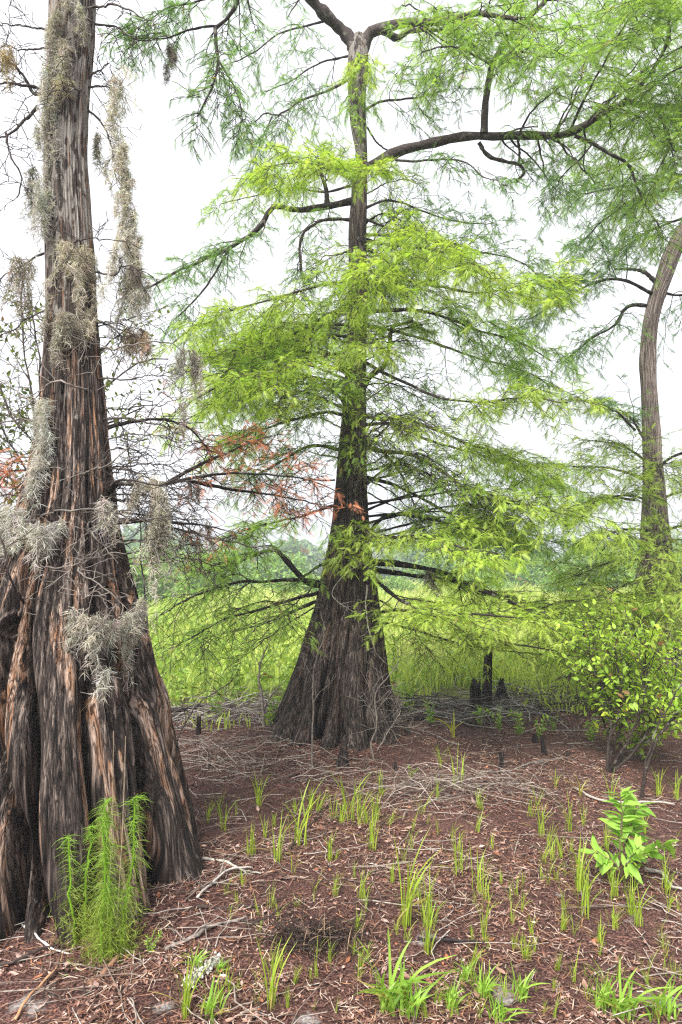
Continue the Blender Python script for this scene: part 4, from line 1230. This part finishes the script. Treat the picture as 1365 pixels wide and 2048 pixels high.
# ================================================================== STUMPS, KNEES, SNAGS
def stump(name, label, cat, px, py, wpx, hpx, mat, Y=None, lean=(0, 0), jag=.25, grp=None, taper=.75, seed=1, flare=.25):
    b = G(px, py)
    mpp = pxm(py, b[1])
    r, h = wpx * mpp / 2, hpx * mpp
    na, nh = 40, 26
    th = np.linspace(0, 2 * np.pi, na, endpoint=False)
    top = 1 - jag * vnoise(np.abs(th - np.pi) * 2.2, th * 0, seed)
    s = np.linspace(0, 1, nh)
    TH, S = np.meshgrid(th, s)
    z = S * h * top[None, :]
    rad = r * (taper + (1 - taper) * (1 - S)) * (1 + flare * np.exp(-S * 7)) * (1 + .16 * (vnoise(np.abs(TH - np.pi) * 5, S * 2, seed + 4) - .5) + .1 * np.sin(TH * 5 + seed))
    V = np.stack([b[0] + rad * np.sin(TH) + lean[0] * z, b[1] + rad * np.cos(TH) + lean[1] * z, b[2] - .02 + z], -1)
    mb = MB()
    idx = np.arange(na * nh).reshape(nh, na)
    nxt = np.roll(idx, -1, axis=1)
    V = V + (rng.normal(size=V.shape) * .05 * r) * [1, 1, .4]
    mb.add(V, np.stack([idx[:-1], nxt[:-1], nxt[1:], idx[1:]], -1).reshape(-1, 4), (V - b).reshape(-1, 3))
    cen = V[-1].mean(0) - [0, 0, h * .08]
    rim = np.vstack([V[-1], cen])
    mb.add(rim, np.stack([np.arange(na), (np.arange(na) + 1) % na, np.full(na, na)], -1), rim - b)
    return tag(mb.build(name, mat, base=b), label, cat, grp)


M_CHAR = bark_mat("weathered_stump", (.010, .008, .008), (.035, .028, .026), (.12, .10, .09), (.16, .11, .08), .2, (.1, .05, .03), fx=60, fz=4)
M_SNAG = bark_mat("bleached_snag", (.12, .10, .085), (.28, .25, .22), (.48, .45, .42), (.5, .46, .42), .3, (.3, .25, .2), fx=70, fz=4)
stump("stump", "broad jagged dark stump, front one of the stump cluster behind the centre cypress", "stump", 952, 1425, 26, 72, M_CHAR, seed=2, jag=.4)
stump("stump", "tall slim reddish trunk stub rising behind the broad jagged stump", "stump", 973, 1412, 20, 128, M_CHAR, seed=3, jag=.35, lean=(.06, 0), flare=.3)
stump("stump", "pointed split stump right of the slim trunk stub", "stump", 1003, 1398, 30, 50, M_CHAR, seed=9, jag=.5, taper=.35)
stump("stump", "small black post like stump by the log left of the centre cypress", "stump", 398, 1472, 9, 48, M_CHAR, seed=5, jag=.2, taper=.9, flare=.1)
stump("stump", "brown stump half hidden under the broadleaf shrub's outer leaves", "stump", 1208, 1395, 26, 58, M_BARK_MID, seed=7, jag=.3)
stump("stump", "short thin black stump among the grey twigs before the paired knees", "stump", 1004, 1542, 9, 50, M_CHAR, seed=8, jag=.3, taper=.9, flare=.1)
stump("cypress_knee", "blunt low cypress knee, left one of the dark pair", "cypress knee", 1070, 1484, 15, 22, M_CHAR, seed=11, jag=.05, taper=.45, grp="cypress knees")
stump("cypress_knee", "slender leaning cypress knee, right one of the dark pair", "cypress knee", 1090, 1508, 12, 44, M_CHAR, seed=12, jag=.05, taper=.4, lean=(-.15, 0), grp="cypress knees")
stump("cypress_knee", "reddish pointed cypress knee pressed to the foot of the centre cypress", "cypress knee", 684, 1532, 26, 66, M_BARK_MID, seed=13, jag=.05, taper=.22, lean=(.1, .05), grp="cypress knees")
stump("cypress_knee", "tiny dark cypress knee in the shade right of the dark pair", "cypress knee", 1136, 1512, 9, 12, M_CHAR, seed=14, jag=.05, taper=.5, grp="cypress knees")
stump("cypress_knee", "small stubby cypress knee right of the centre cypress's foot", "cypress knee", 790, 1540, 12, 22, M_CHAR, seed=15, jag=.1, taper=.5, grp="cypress knees")


def bare_sapling(label, paths, r, col, twigs=10, tl=.25, name="dead_sapling", leaf=None):
    base = np.array(paths[0][0])
    root = thing(name, label, "sapling", base)
    for k, p_ in enumerate(paths):
        make_limb(root, p_, r if k == 0 else r * .6, r * .4, twigs, tl, 3, tl * .45, 0, t0=.2, flat=.5, droop=-.05, wood=np.array(col), name='stem' if k == 0 else 'twig', sides=6, wig=.03, tsh=.7)
    return root


def up(px, py, pts, dy=0.):
    b = G(px, py)
    return [b - [0, 0, .03]] + [at(x, y, b[1] + dy * (i + 1)) for i, (x, y) in enumerate(pts)]


bare_sapling("thin pale dead sapling standing straight in front of the centre cypress", [up(625, 1535, [(624, 1450), (625, 1370), (632, 1320), (648, 1262), (640, 1215)])], .010, (.20, .175, .15), 6, .3)
bare_sapling("wispy pale dead sapling crossing the right flank of the centre cypress", [up(750, 1522, [(744, 1484), (757, 1449), (757, 1387), (783, 1352), (806, 1315)]), up(752, 1500, [(790, 1440), (800, 1420)])], .009, (.20, .175, .15), 14, .35)
bare_sapling("crooked pale vine stem hanging against the centre cypress's upper base", [[c_surf(735, 1170, .08), c_surf(733, 1240, .1), c_surf(742, 1290, .1), c_surf(762, 1330, .08), c_surf(788, 1350, .1)]], .009, (.36, .33, .29), 5, .2, name="vine")
bare_sapling("thin zigzag vine stem on the centre cypress above its flare", [[c_surf(722, 1128, .05), c_surf(690, 1150, .07), c_surf(668, 1185, .07), c_surf(700, 1215, .07), c_surf(735, 1230, .07)]], .008, (.36, .33, .3), 5, .2, name="vine")
bare_sapling("slim dark dead sapling just behind the big trunk's inner edge", [up(318, 1500, [(300, 1350), (290, 1230), (282, 1110), (270, 980), (255, 880)])], .012, (.035, .03, .028), 12, .35)
bare_sapling("dark leaning twig bent over the meadow edge beside the big trunk", [up(342, 1545, [(352, 1490), (372, 1440), (402, 1392), (440, 1368), (468, 1345)])], .009, (.06, .05, .045), 9, .28)
bare_sapling("weathered forked snag at the meadow edge left of the centre cypress", [up(530, 1455, [(526, 1410), (522, 1360), (524, 1330), (540, 1300)]), up(515, 1448, [(530, 1420), (545, 1385), (560, 1370)])], .022, (.27, .235, .21), 3, .2, name="dead_snag")
bare_sapling("dark broken snag lying across the meadow edge near the broadleaf shrub", [[at(1205, 1345, 8.), at(1175, 1340, 8.2), at(1145, 1352, 8.4), at(1120, 1362, 8.5)], up(1139, 1405, [(1140, 1370), (1141, 1338)])], .045, (.11, .085, .08), 5, .3, name="dead_snag")

# ================================================================== BROADLEAF SHRUB (right)
def leafy_stem(root, path, r0, nside, slen, nleaf, lsz, pal, tmpl=OVAL, col=(.04, .03, .026), t0=.35, flat=.5, opp=False, tilt=.45, upw=.4):
    o, main = make_limb(root, path, r0, r0 * .35, 0, wood=np.array(col), name='stem', sides=7, wig=.03)
    mbw, mbf = MB(), MB()
    paths = [main]
    if nside:
        ts = rng.uniform(t0, 1, nside)
        P0, T0 = pathpt(main[None], np.zeros(nside, int), ts)
        D = nrm(T0 * .5 + nrm(rng.normal(size=(nside, 3))) * .8 + UP * upw)
        ln = slen * rng.uniform(.5, 1.2, nside)
        s = np.linspace(0, 1, 6)
        sub = P0[:, None] + D[:, None] * (ln[:, None] * s)[..., None] + wiggle(6, .1, nside) * ln[:, None, None]
        tubes(mbw, sub, np.linspace(.004, .0015, 6), 4, np.array(col) * 1.4)
        w_ = mbw.build('twig', M_WOOD, o)
        allp = sub
    else:
        allp = main[None, np.linspace(0, 25, 6).astype(int)]
        nside = 1
    k = nside * nleaf
    i = np.repeat(np.arange(nside), nleaf)
    tt = np.tile(np.linspace(.12 if nside > 1 else t0, 1, nleaf), nside)
    Pq, Tq = pathpt(allp, i, tt)
    sd_ = nrm(np.cross(Tq, nrm(rng.normal(size=(nside, 3)) + [0, -.3, 0])[i]))
    alt = np.where(np.tile(np.arange(nleaf), nside) % 2, 1., -1.)[:, None]
    D = nrm(Tq * rng.uniform(.35, .9, k)[:, None] + sd_ * alt + rng.normal(size=(k, 3)) * .25)
    leaf_cloud(mbf, Pq, D, lsz * rng.uniform(.6, 1.2, k), pal, tmpl, tilt)
    mbf.build('foliage', M_LEAF, o, smooth=False)
    return o


SHR = ((.42, .58, .07), (.20, .36, .04))
sb = G(1215, 1545)
shrub = thing("broadleaf_shrub", "bushy shrub with glossy oval bright leaves on dark crooked stems near the right edge", "shrub", sb)
YS = sb[1]
PS = lambda *p: [sb + [0, 0, -.02]] + px_path(p, YS)
for pts in [((1218, 1500), (1228, 1440, .1), (1215, 1380, .1), (1190, 1320, .1)), ((1222, 1480), (1235, 1420), (1240, 1350), (1230, 1290)), ((1240, 1510, .2), (1290, 1490, .2), (1340, 1440, .2), (1390, 1400, .2)),
            ((1250, 1500, -.2), (1285, 1420, -.2), (1290, 1350, -.2), (1290, 1290, -.2)), ((1260, 1510, -.1), (1310, 1430, -.1), (1340, 1360, -.1), (1350, 1300, -.1)), ((1220, 1480, .3), (1200, 1420, .4), (1170, 1350, .4), (1150, 1310, .4)),
            ((1250, 1505, .3), (1300, 1440, .5), (1310, 1370, .6), (1320, 1320, .6)), ((1230, 1490, .1), (1260, 1430, .1), (1265, 1370, .1), (1260, 1320, .1))]:
    leafy_stem(shrub, PS(*pts), .012, 32, .46, 11, .06, SHR, t0=.34)
sb2 = G(1283, 1600)
PS2 = lambda *p: [sb2 + [0, 0, -.02]] + px_path(p, sb2[1])
sh2 = thing("broadleaf_shrub", "thin dark leaning shrub stem with sparse oval leaves in front of the bushy shrub", "shrub", sb2)
leafy_stem(sh2, PS2((1288, 1540), (1300, 1490), (1325, 1450), (1370, 1405), (1420, 1370)), .016, 14, .22, 8, .06, SHR, t0=.5)
leafy_stem(sh2, PS2((1290, 1520), (1310, 1450), (1335, 1400), (1360, 1340)), .010, 10, .2, 8, .06, SHR, t0=.5)

# leafy seedling
sg = G(1246, 1762)
seed_ = thing("leafy_seedling", "knee high seedling with lance shaped bright leaves on the red brown litter", "seedling", sg)
YS = sg[1]
SEE = ((.36, .56, .10), (.20, .40, .05))
for pts, nl in [(((1240, 1700), (1245, 1650), (1243, 1600), (1240, 1575)), 18), (((1250, 1700, .05), (1265, 1660, .05), (1275, 1630, .05), (1285, 1605, .05)), 16), (((1262, 1725, -.05), (1285, 1695, -.05), (1310, 1680, -.05), (1328, 1668, -.05)), 14),
                (((1238, 1735, -.05), (1225, 1722, -.05), (1205, 1712, -.05), (1190, 1705, -.05)), 11), (((1258, 1735, .08), (1270, 1690, .08), (1272, 1660, .1), (1265, 1640, .1)), 14), (((1250, 1740, -.08), (1258, 1720, -.1), (1270, 1700, -.12), (1278, 1688, -.14)), 10)]:
    leafy_stem(seed_, [sg - [0, 0, .02]] + px_path(pts, YS), .006, 0, 0, int(nl * 1.7), .10, SEE, LANCE, (.12, .09, .05), t0=.4, tilt=.5)
# fine ferny sprig behind the seedling
# ================================================================== DOG FENNEL
def fennel(label, stems):
    b = G(*stems[0][0])
    root = thing("feathery_herb", label, "herb", b)
    for (base, tip, bend) in stems:
        p0 = G(*base)
        p1 = at(tip[0], tip[1], p0[1] + .02)
        pm = (p0 + p1) / 2 + [bend * .25, 0, 0]
        st = crom([p0 - [0, 0, .02], pm, p1, p1 + [bend + .008, 0, .012]], 24)
        st = st + wiggle(24, .018)[0]
        vig = rng.uniform(.6, 1.15)
        mw, mf = MB(), MB()
        tubes(mw, st[None], np.linspace(.006, .003, 24)[None], 6, (.22, .42, .03))
        o = mw.build('stem', M_GRASS, root)
        hgt = p1[2] - p0[2]
        k = int(620 * hgt / .6)
        tt = rng.uniform(.06, 1, k) ** .9
        Pq, Tq = pathpt(st[None], np.zeros(k, int), tt)
        az = rng.uniform(0, 2 * np.pi, k)
        D = np.stack([np.cos(az), np.sin(az), rng.uniform(-.1, .7, k)], -1)
        ln = rng.uniform(.02, .08, k) * (1.25 - .5 * tt) * vig * (.7 + .6 * vnoise(tt * 9, tt * 0 + vig * 50, 3))
        s = np.linspace(0, 1, 4)
        F_ = Pq[:, None] + D[:, None] * (ln[:, None] * s)[..., None] - UP * (ln[:, None] * .6 * s ** 2)[..., None] + rng.normal(size=(k, 4, 3)) * .003 * s[None, :, None]
        u = np.clip(tt + rng.normal(size=k) * .15, 0, 1)[:, None]
        cc = np.array((.29, .50, .06)) * u + np.array((.27, .30, .07)) * (1 - u)
        ribbons(mf, F_, .0015 * np.array([1, .9, .7, .3]), cc * rng.uniform(.75, 1.2, (k, 1)))
        # short side sprays low on the stem
        q = int(330 * hgt / .6)
        c0, _ = pathpt(st[None], np.zeros(q, int), rng.uniform(0, .4, q))
        off = rng.normal(size=(q, 3)) * [.045, .04, .03]
        D = nrm(rng.normal(size=(q, 3)) + [0, 0, .4])
        F_ = (c0 + off)[:, None] + D[:, None] * (.035 * s)[None, :, None] + rng.normal(size=(q, 4, 3)) * .004
        F_[..., 2] = np.maximum(F_[..., 2], p0[2] + .005)
        ribbons(mf, F_, .0022 * np.array([1, .9, .7, .3]), np.array((.27, .36, .05)) * rng.uniform(.7, 1.2, (q, 1)))
        mf.build('foliage', M_GRASS, o, smooth=False)
    return root


fennel("shorter two stemmed feathery green herb against the outer flutes of the big trunk", [((150, 1890), (130, 1690), -.03), ((165, 1880), (162, 1672), .01)])
fennel("tallest feathery green herb, dense and many stemmed, against the big trunk's foot", [((210, 1915), (214, 1612), .01), ((198, 1910), (205, 1690), .02), ((235, 1900), (258, 1620), .02), ((222, 1920), (226, 1780), .01), ((205, 1925), (200, 1640), -.01), ((240, 1905), (250, 1790), .01)])

# two dry stalks against the trunk
for lab, a, b_ in [("thin dry stalk standing between the flutes behind the tall feathery herb", (214, 1880), (228, 1462)), ("second dry stalk, leaning more, behind the tall feathery herb", (232, 1880), (252, 1472))]:
    p0 = G(*a)
    mb = MB()
    tp = l_surf(b_[0], b_[1], .03)
    st = crom([p0, (p0 + tp) / 2 + [0, .02, 0], tp], 12)
    tubes(mb, st[None], np.linspace(.0035, .002, 12)[None], 5, (.20, .155, .11))
    tag(mb.build("dry_stalk", M_LITTER, base=p0), lab, "stalk", "dry stalks by the big trunk")

# ================================================================== EVERGREEN SAPLING behind the big trunk
eb = np.array([-2.05, 5.0, float(gz(-2.05, 5.0))])
ev = thing("small_leaved_sapling", "slender evergreen sapling with small dark oval leaves behind the big trunk", "sapling", eb)
EV = ((.22, .27, .05), (.07, .11, .03))
YE = 5.0
for pts in [((110, 1200), (90, 1000), (60, 850), (30, 700, .1), (20, 560, .1)), ((115, 1150), (60, 980), (0, 880), (-40, 780)), ((120, 1100), (140, 900), (200, 800, .1), (270, 740, .1), (330, 730, .1)), ((110, 1050), (80, 820), (70, 680), (60, 600)),
            ((120, 1050), (180, 880), (240, 830), (300, 800)), ((118, 1000), (20, 840), (-20, 700), (-20, 620)), ((120, 950), (150, 800), (215, 700), (260, 660)), ((110, 1100), (10, 960), (-60, 900), (-100, 860))]:
    leafy_stem(ev, [eb] + px_path(pts, YE), .016, 26, .4, 10, .045, EV, t0=.5, tilt=.7, upw=.1)


# ================================================================== GRASS TUFTS
def tuft_mesh(n, hmin, hmax, w_, lean, pal, sp=.02, nm="grass_tuft"):
    mb = MB()
    P0 = np.c_[rng.normal(size=(n, 2)) * sp, np.full(n, -.01)]
    blades(mb, P0, rng.uniform(hmin, hmax, n), np.full(n, w_) * rng.uniform(.7, 1.2, n), rng.uniform(*lean, n), pal, n=6)
    q = max(2, n // 4)
    blades(mb, np.c_[rng.normal(size=(q, 2)) * sp, np.full(q, -.005)], rng.uniform(hmin * .5, hmax * .6, q), np.full(q, w_ * .8), rng.uniform(.6, 1.3, q), ((.42, .30, .12), (.36, .34, .08)), n=6)
    o = mb.build(nm, M_GRASS, smooth=False)
    COL.objects.unlink(o)
    return o


TG = ((.40, .50, .06), (.24, .38, .04))
BGp = ((.36, .55, .09), (.22, .40, .05))
YGp = ((.50, .44, .05), (.30, .40, .05))
THIN = [tuft_mesh(n, .45, 1.05, .021, (.08, .5), TG, .05) for n in (9, 12, 16, 19, 13)]
WISPY = [tuft_mesh(n, .5, 1.05, .018, (.15, .7), TG, .04) for n in (5, 7, 9)]
BROAD = [tuft_mesh(n, .35, 1.05, .045, (.3, 1.1), BGp, .12) for n in (22, 28, 34)]
YELL = [tuft_mesh(6, .5, 1.1, .05, (.3, .9), YGp, .04)]
KIND = {'t': (THIN, "thin"), 'w': (WISPY, "wispy"), 'b': (BROAD, "broad bladed"), 'y': (YELL, "yellowing")}
TUFTS = [
    (447, 1660, 75, 't', "narrow grass tuft at the near edge of the loose grey stick pile"), (415, 1645, 45, 't', "short grass tuft touching the big trunk's inner root"), (505, 1712, 70, 't', "slim grass tuft beside the lichen flecked stick"),
    (518, 1612, 65, 't', "spiky grass tuft just before the grey stick pile"), (555, 1722, 95, 't', "medium grass tuft left of the dark curved branch"), (600, 1692, 125, 't', "tall grass tuft over the dark curved branch"),
    (588, 1750, 60, 'w', "sparse grass tuft below the dark curved branch"), (622, 1622, 55, 't', "small grass tuft before the pale twig heap"), (660, 1722, 60, 't', "little upright tuft right of the dark curved branch"),
    (672, 1792, 55, 't', "lone tuft above the charred clump's right end"), (698, 1640, 115, 't', "tallest upright tuft before the reddish knee"), (722, 1652, 75, 't', "leaning tuft beside the tallest upright tuft below the reddish knee"),
    (742, 1700, 80, 't', "tuft in the gap between the knee's tufts and the open soil"), (752, 1640, 60, 't', "tuft at the left end of the arched twig tangle"), (725, 1802, 75, 't', "fanned tuft right of the charred clump"),
    (630, 1785, 45, 'w', "faint sprig above the charred clump"), (808, 1852, 165, 't', "tallest grass tuft of the open soil, above the sandy patch"), (858, 1852, 120, 'w', "thin tall tuft just right of the tallest open soil tuft"),
    (855, 1905, 100, 't', "tuft at the left rim of the sandy patch"), (915, 1752, 85, 'w', "lone feathery tuft in the middle of the bare soil"), (905, 1682, 45, 'w', "tiny tuft below the arched twig tangle"),
    (960, 1785, 85, 't', "dense arched tuft between the open soil tuft and the seedling"), (1022, 1802, 45, 'w', "low splayed tuft halfway to the seedling"), (955, 1662, 35, 'w', "tiny tuft under the right end of the twig tangle"),
    (1085, 1672, 75, 't', "green tuft uphill between the twig tangle and the seedling"), (1095, 1768, 65, 'w', "straight tuft left of the seedling's tall neighbours"), (1138, 1662, 75, 't', "upright tuft left of the seedling's top"),
    (1166, 1652, 55, 'w', "weak tuft nearest the seedling's top leaves"), (1160, 1782, 105, 't', "tall tuft left of the seedling's foot"), (1173, 1832, 120, 't', "tallest tuft below the seedling's left arm"),
    (1128, 1862, 70, 'w', "thin tuft down slope from the seedling's tall tuft"), (1150, 1872, 45, 'w', "low tuft in the leaf patch below the seedling"), (1228, 1800, 70, 't', "tuft growing at the seedling's very foot"),
    (1262, 1830, 75, 't', "tuft in the sandy ring right of the seedling's foot"), (1280, 1852, 95, 't', "bushy tuft at the right of the sandy ring below the seedling"), (1332, 1782, 85, 'w', "curving tuft beside the bleached root like stick"),
    (1345, 1705, 45, 'w', "small tuft right of the seedling's tip leaves"), (1160, 1592, 50, 'y', "yellow and green flat bladed tuft uphill of the seedling"), (1112, 1575, 45, 'w', "dim tuft in the shade below the dark knees"),
    (905, 1475, 55, 'y', "yellowing tuft near the thick dark log"), (922, 1580, 85, 't', "grass tuft growing through the arched twig tangle"), (880, 1535, 55, 't', "shaded tuft above the arched twig tangle"),
    (1222, 1600, 70, 'w', "wiry tuft between the shrub and the seedling"), (1318, 1592, 60, 't', "tuft under the leaning shrub stem"), (1352, 1600, 60, 't', "tuft at the right edge under the leaning shrub stem"),
    (540, 1925, 65, 'w', "thin tuft below the charred clump's left end"), (545, 2015, 135, 't', "large star shaped tuft at the lower edge left of centre"), (622, 1962, 40, 'w', "stubby sprig under the charred clump"),
    (634, 1955, 65, 'w', "fine tuft under the charred clump's right end"), (716, 1962, 60, 'w', "faint tuft between the charred clump and the sandy patch"), (785, 2018, 125, 'b', "large bright broad bladed tuft at the lower middle"),
    (828, 2030, 90, 'b', "second bright broad tuft touching the large one at the lower middle"), (440, 1945, 30, 'b', "tiny broad leaf sprig by the lichen crusted stick"), (372, 2032, 110, 't', "tall narrow tuft in the lower left group"),
    (422, 2034, 75, 'b', "low leafy rosette in the lower left group"), (476, 1985, 35, 'w', "sprig beside the white pebble"), (392, 1938, 40, 'b', "small three leaved sprig above the lichen crusted stick"),
    (930, 1962, 50, 'b', "broad sprig at the lower rim of the sandy patch"), (905, 2018, 60, 'b', "leafy tuft below the sandy patch"), (968, 1992, 60, 'b', "light green tuft right of the leafy tuft below the sand"),
    (1000, 2042, 70, 'b', "wide tuft cut by the lower edge right of the sand"), (1042, 1996, 60, 'b', "bright tuft in the lower right between sand and edge"), (1110, 2040, 55, 'w', "thin tuft at the lower edge toward the right"),
    (1150, 1965, 65, 'w', "wispy tuft alone on the litter of the lower right"), (1205, 2018, 65, 'b', "broad tuft in the lower right group, left one"), (1245, 2036, 95, 'b', "tall broad tuft in the lower right group, middle one"),
    (1325, 2036, 95, 'b', "broad tuft in the lower right corner"), (1292, 1965, 70, 'w', "thin tuft above the lower right group"), (972, 1855, 70, 'w', "slender tuft right of the sandy patch's top"),
    (945, 1885, 40, 'w', "bent sprig inside the sandy patch"), (670, 1640, 50, 't', "thin tuft left of the tallest upright tuft"), (1070, 1905, 45, 'w', "isolated sprig midway between sand and seedling's sandy ring"),
]
for k, (px, py, h, kd, lab) in enumerate(TUFTS):
    src = KIND[kd][0]
    o = src[k % len(src)].copy()
    COL.objects.link(o)
    b = G(px, py)
    o.location = b
    s_ = h * pxm(py, b[1]) * 1.12
    o.scale = (s_ * 1.0, s_ * 1.0, s_)
    o.rotation_euler = (0, 0, rng.uniform(0, 6.28))
    tag(o, lab, "grass tuft", "grass tufts on the forest floor")

for k in range(150):                      # the many tiny sprigs between the tufts
    px, py = rng.uniform(420, 1360), 1590 + 450 * rng.uniform(0, 1) ** .9
    src = (WISPY, THIN)[k % 2]
    o = src[k % len(src)].copy()
    COL.objects.link(o)
    b = G(px, py)
    o.location = b
    s_ = rng.uniform(24, 58) * pxm(py, b[1]) * 1.1
    o.scale = (s_ * rng.uniform(.8, 1.3), s_ * rng.uniform(.8, 1.3), s_)
    o.rotation_euler = (rng.normal() * .12, rng.normal() * .12, rng.uniform(0, 6.28))
    tag(o, "tiny loose grass sprig scattered singly between the larger tufts", "grass sprig", "tiny grass sprigs on the litter")
    o.name = "grass_sprig"

# small weeds along the meadow edge
WD = ((.34, .50, .08), (.18, .33, .05))
for k, (px, py, h, lab) in enumerate([(960, 1452, 40, "low leafy weed by the foot of the broad jagged stump"), (1000, 1462, 45, "pale leafy weed before the pointed split stump"), (1040, 1470, 50, "upright weed left of the blunt dark knee"), (1078, 1478, 45, "weed sprouting behind the dark pair of knees"),
                                      (1108, 1462, 30, "grey green weed mat beyond the dark pair of knees"), (1185, 1482, 42, "weed with yellow lower leaves near the broadleaf shrub's stem"), (478, 1395, 130, "tall leafy meadow stalk left of the forked snag"), (430, 1440, 60, "bushy meadow weed behind the left log"),
                                      (545, 1460, 60, "green weed at the centre cypress's left root"), (862, 1450, 50, "weed behind the thick dark log"), (350, 1440, 90, "tall weed behind the small black stump"), (815, 1420, 60, "weed at the right flank of the centre cypress"), (300, 1905, 38, "small blue green sprig right of the tall feathery herb"), (822, 1560, 26, "little green sprig by the stubby knee")]):
    b = G(px, py)
    root = thing("weed", lab, "weed", b, "weeds along the meadow edge")
    hh_ = h * pxm(py, b[1])
    for q in range(4 if h < 80 else 2):
        d = rng.normal(size=3) * [.25, .2, 0]
        leafy_stem(root, [b - [0, 0, .01], b + d * hh_ * .4 + [0, 0, hh_ * .55], b + d * hh_ + [0, 0, hh_ * rng.uniform(.8, 1.05)]], .004, 0, 0, 14 if h < 80 else 26, .24 * hh_ if h < 80 else .10 * hh_ + .02, WD, LANCE, (.16, .22, .05), t0=.1, tilt=.6)

# charred clump
cbp = G(635, 1888)
ch = MB()
k = 420
P0 = np.c_[cbp[0] + rng.normal(size=k) * .10, cbp[1] + rng.normal(size=k) * .06, np.zeros(k)]
P0[:, 2] = gz(P0[:, 0], P0[:, 1])
blades(ch, P0, rng.uniform(.03, .12, k), np.full(k, .004), rng.uniform(.4, 2.2, k), ((.05, .035, .03), (.015, .011, .01)), n=5)
k = 60
blades(ch, P0[:k], rng.uniform(.06, .14, k), np.full(k, .003), rng.uniform(.3, 1.2, k), ((.32, .22, .14), (.22, .14, .09)), n=5)
tag(ch.build("charred_clump", M_LITTER, base=cbp, smooth=False), "blackened clump of burnt grass in the middle of the litter", "burnt clump")

# ================================================================== HAZE (humid air between here and the far woods)
hm, t, o_ = mat_new("humid_air")
pv = N(t, "VolumePrincipled", Density=.0036, Anisotropy=.2)
pv.inputs['Color'].default_value = (.86, .92, 1, 1)
t.links.new(pv.outputs[0], o_.inputs['Volume'])
mb = MB()
x0, x1, y0, y1, z0, z1 = -520, 520, -70, 720, -2., 16.
mb.add([(x0, y0, z0), (x1, y0, z0), (x1, y1, z0), (x0, y1, z0), (x0, y0, z1), (x1, y0, z1), (x1, y1, z1), (x0, y1, z1)],
       [(0, 3, 2, 1), (4, 5, 6, 7), (0, 1, 5, 4), (1, 2, 6, 5), (2, 3, 7, 6), (3, 0, 4, 7)])
hz = mb.build("haze", hm, smooth=False)
hz['kind'] = 'stuff'
tag(hz, "thin pale haze in the humid air over the meadow", "haze")
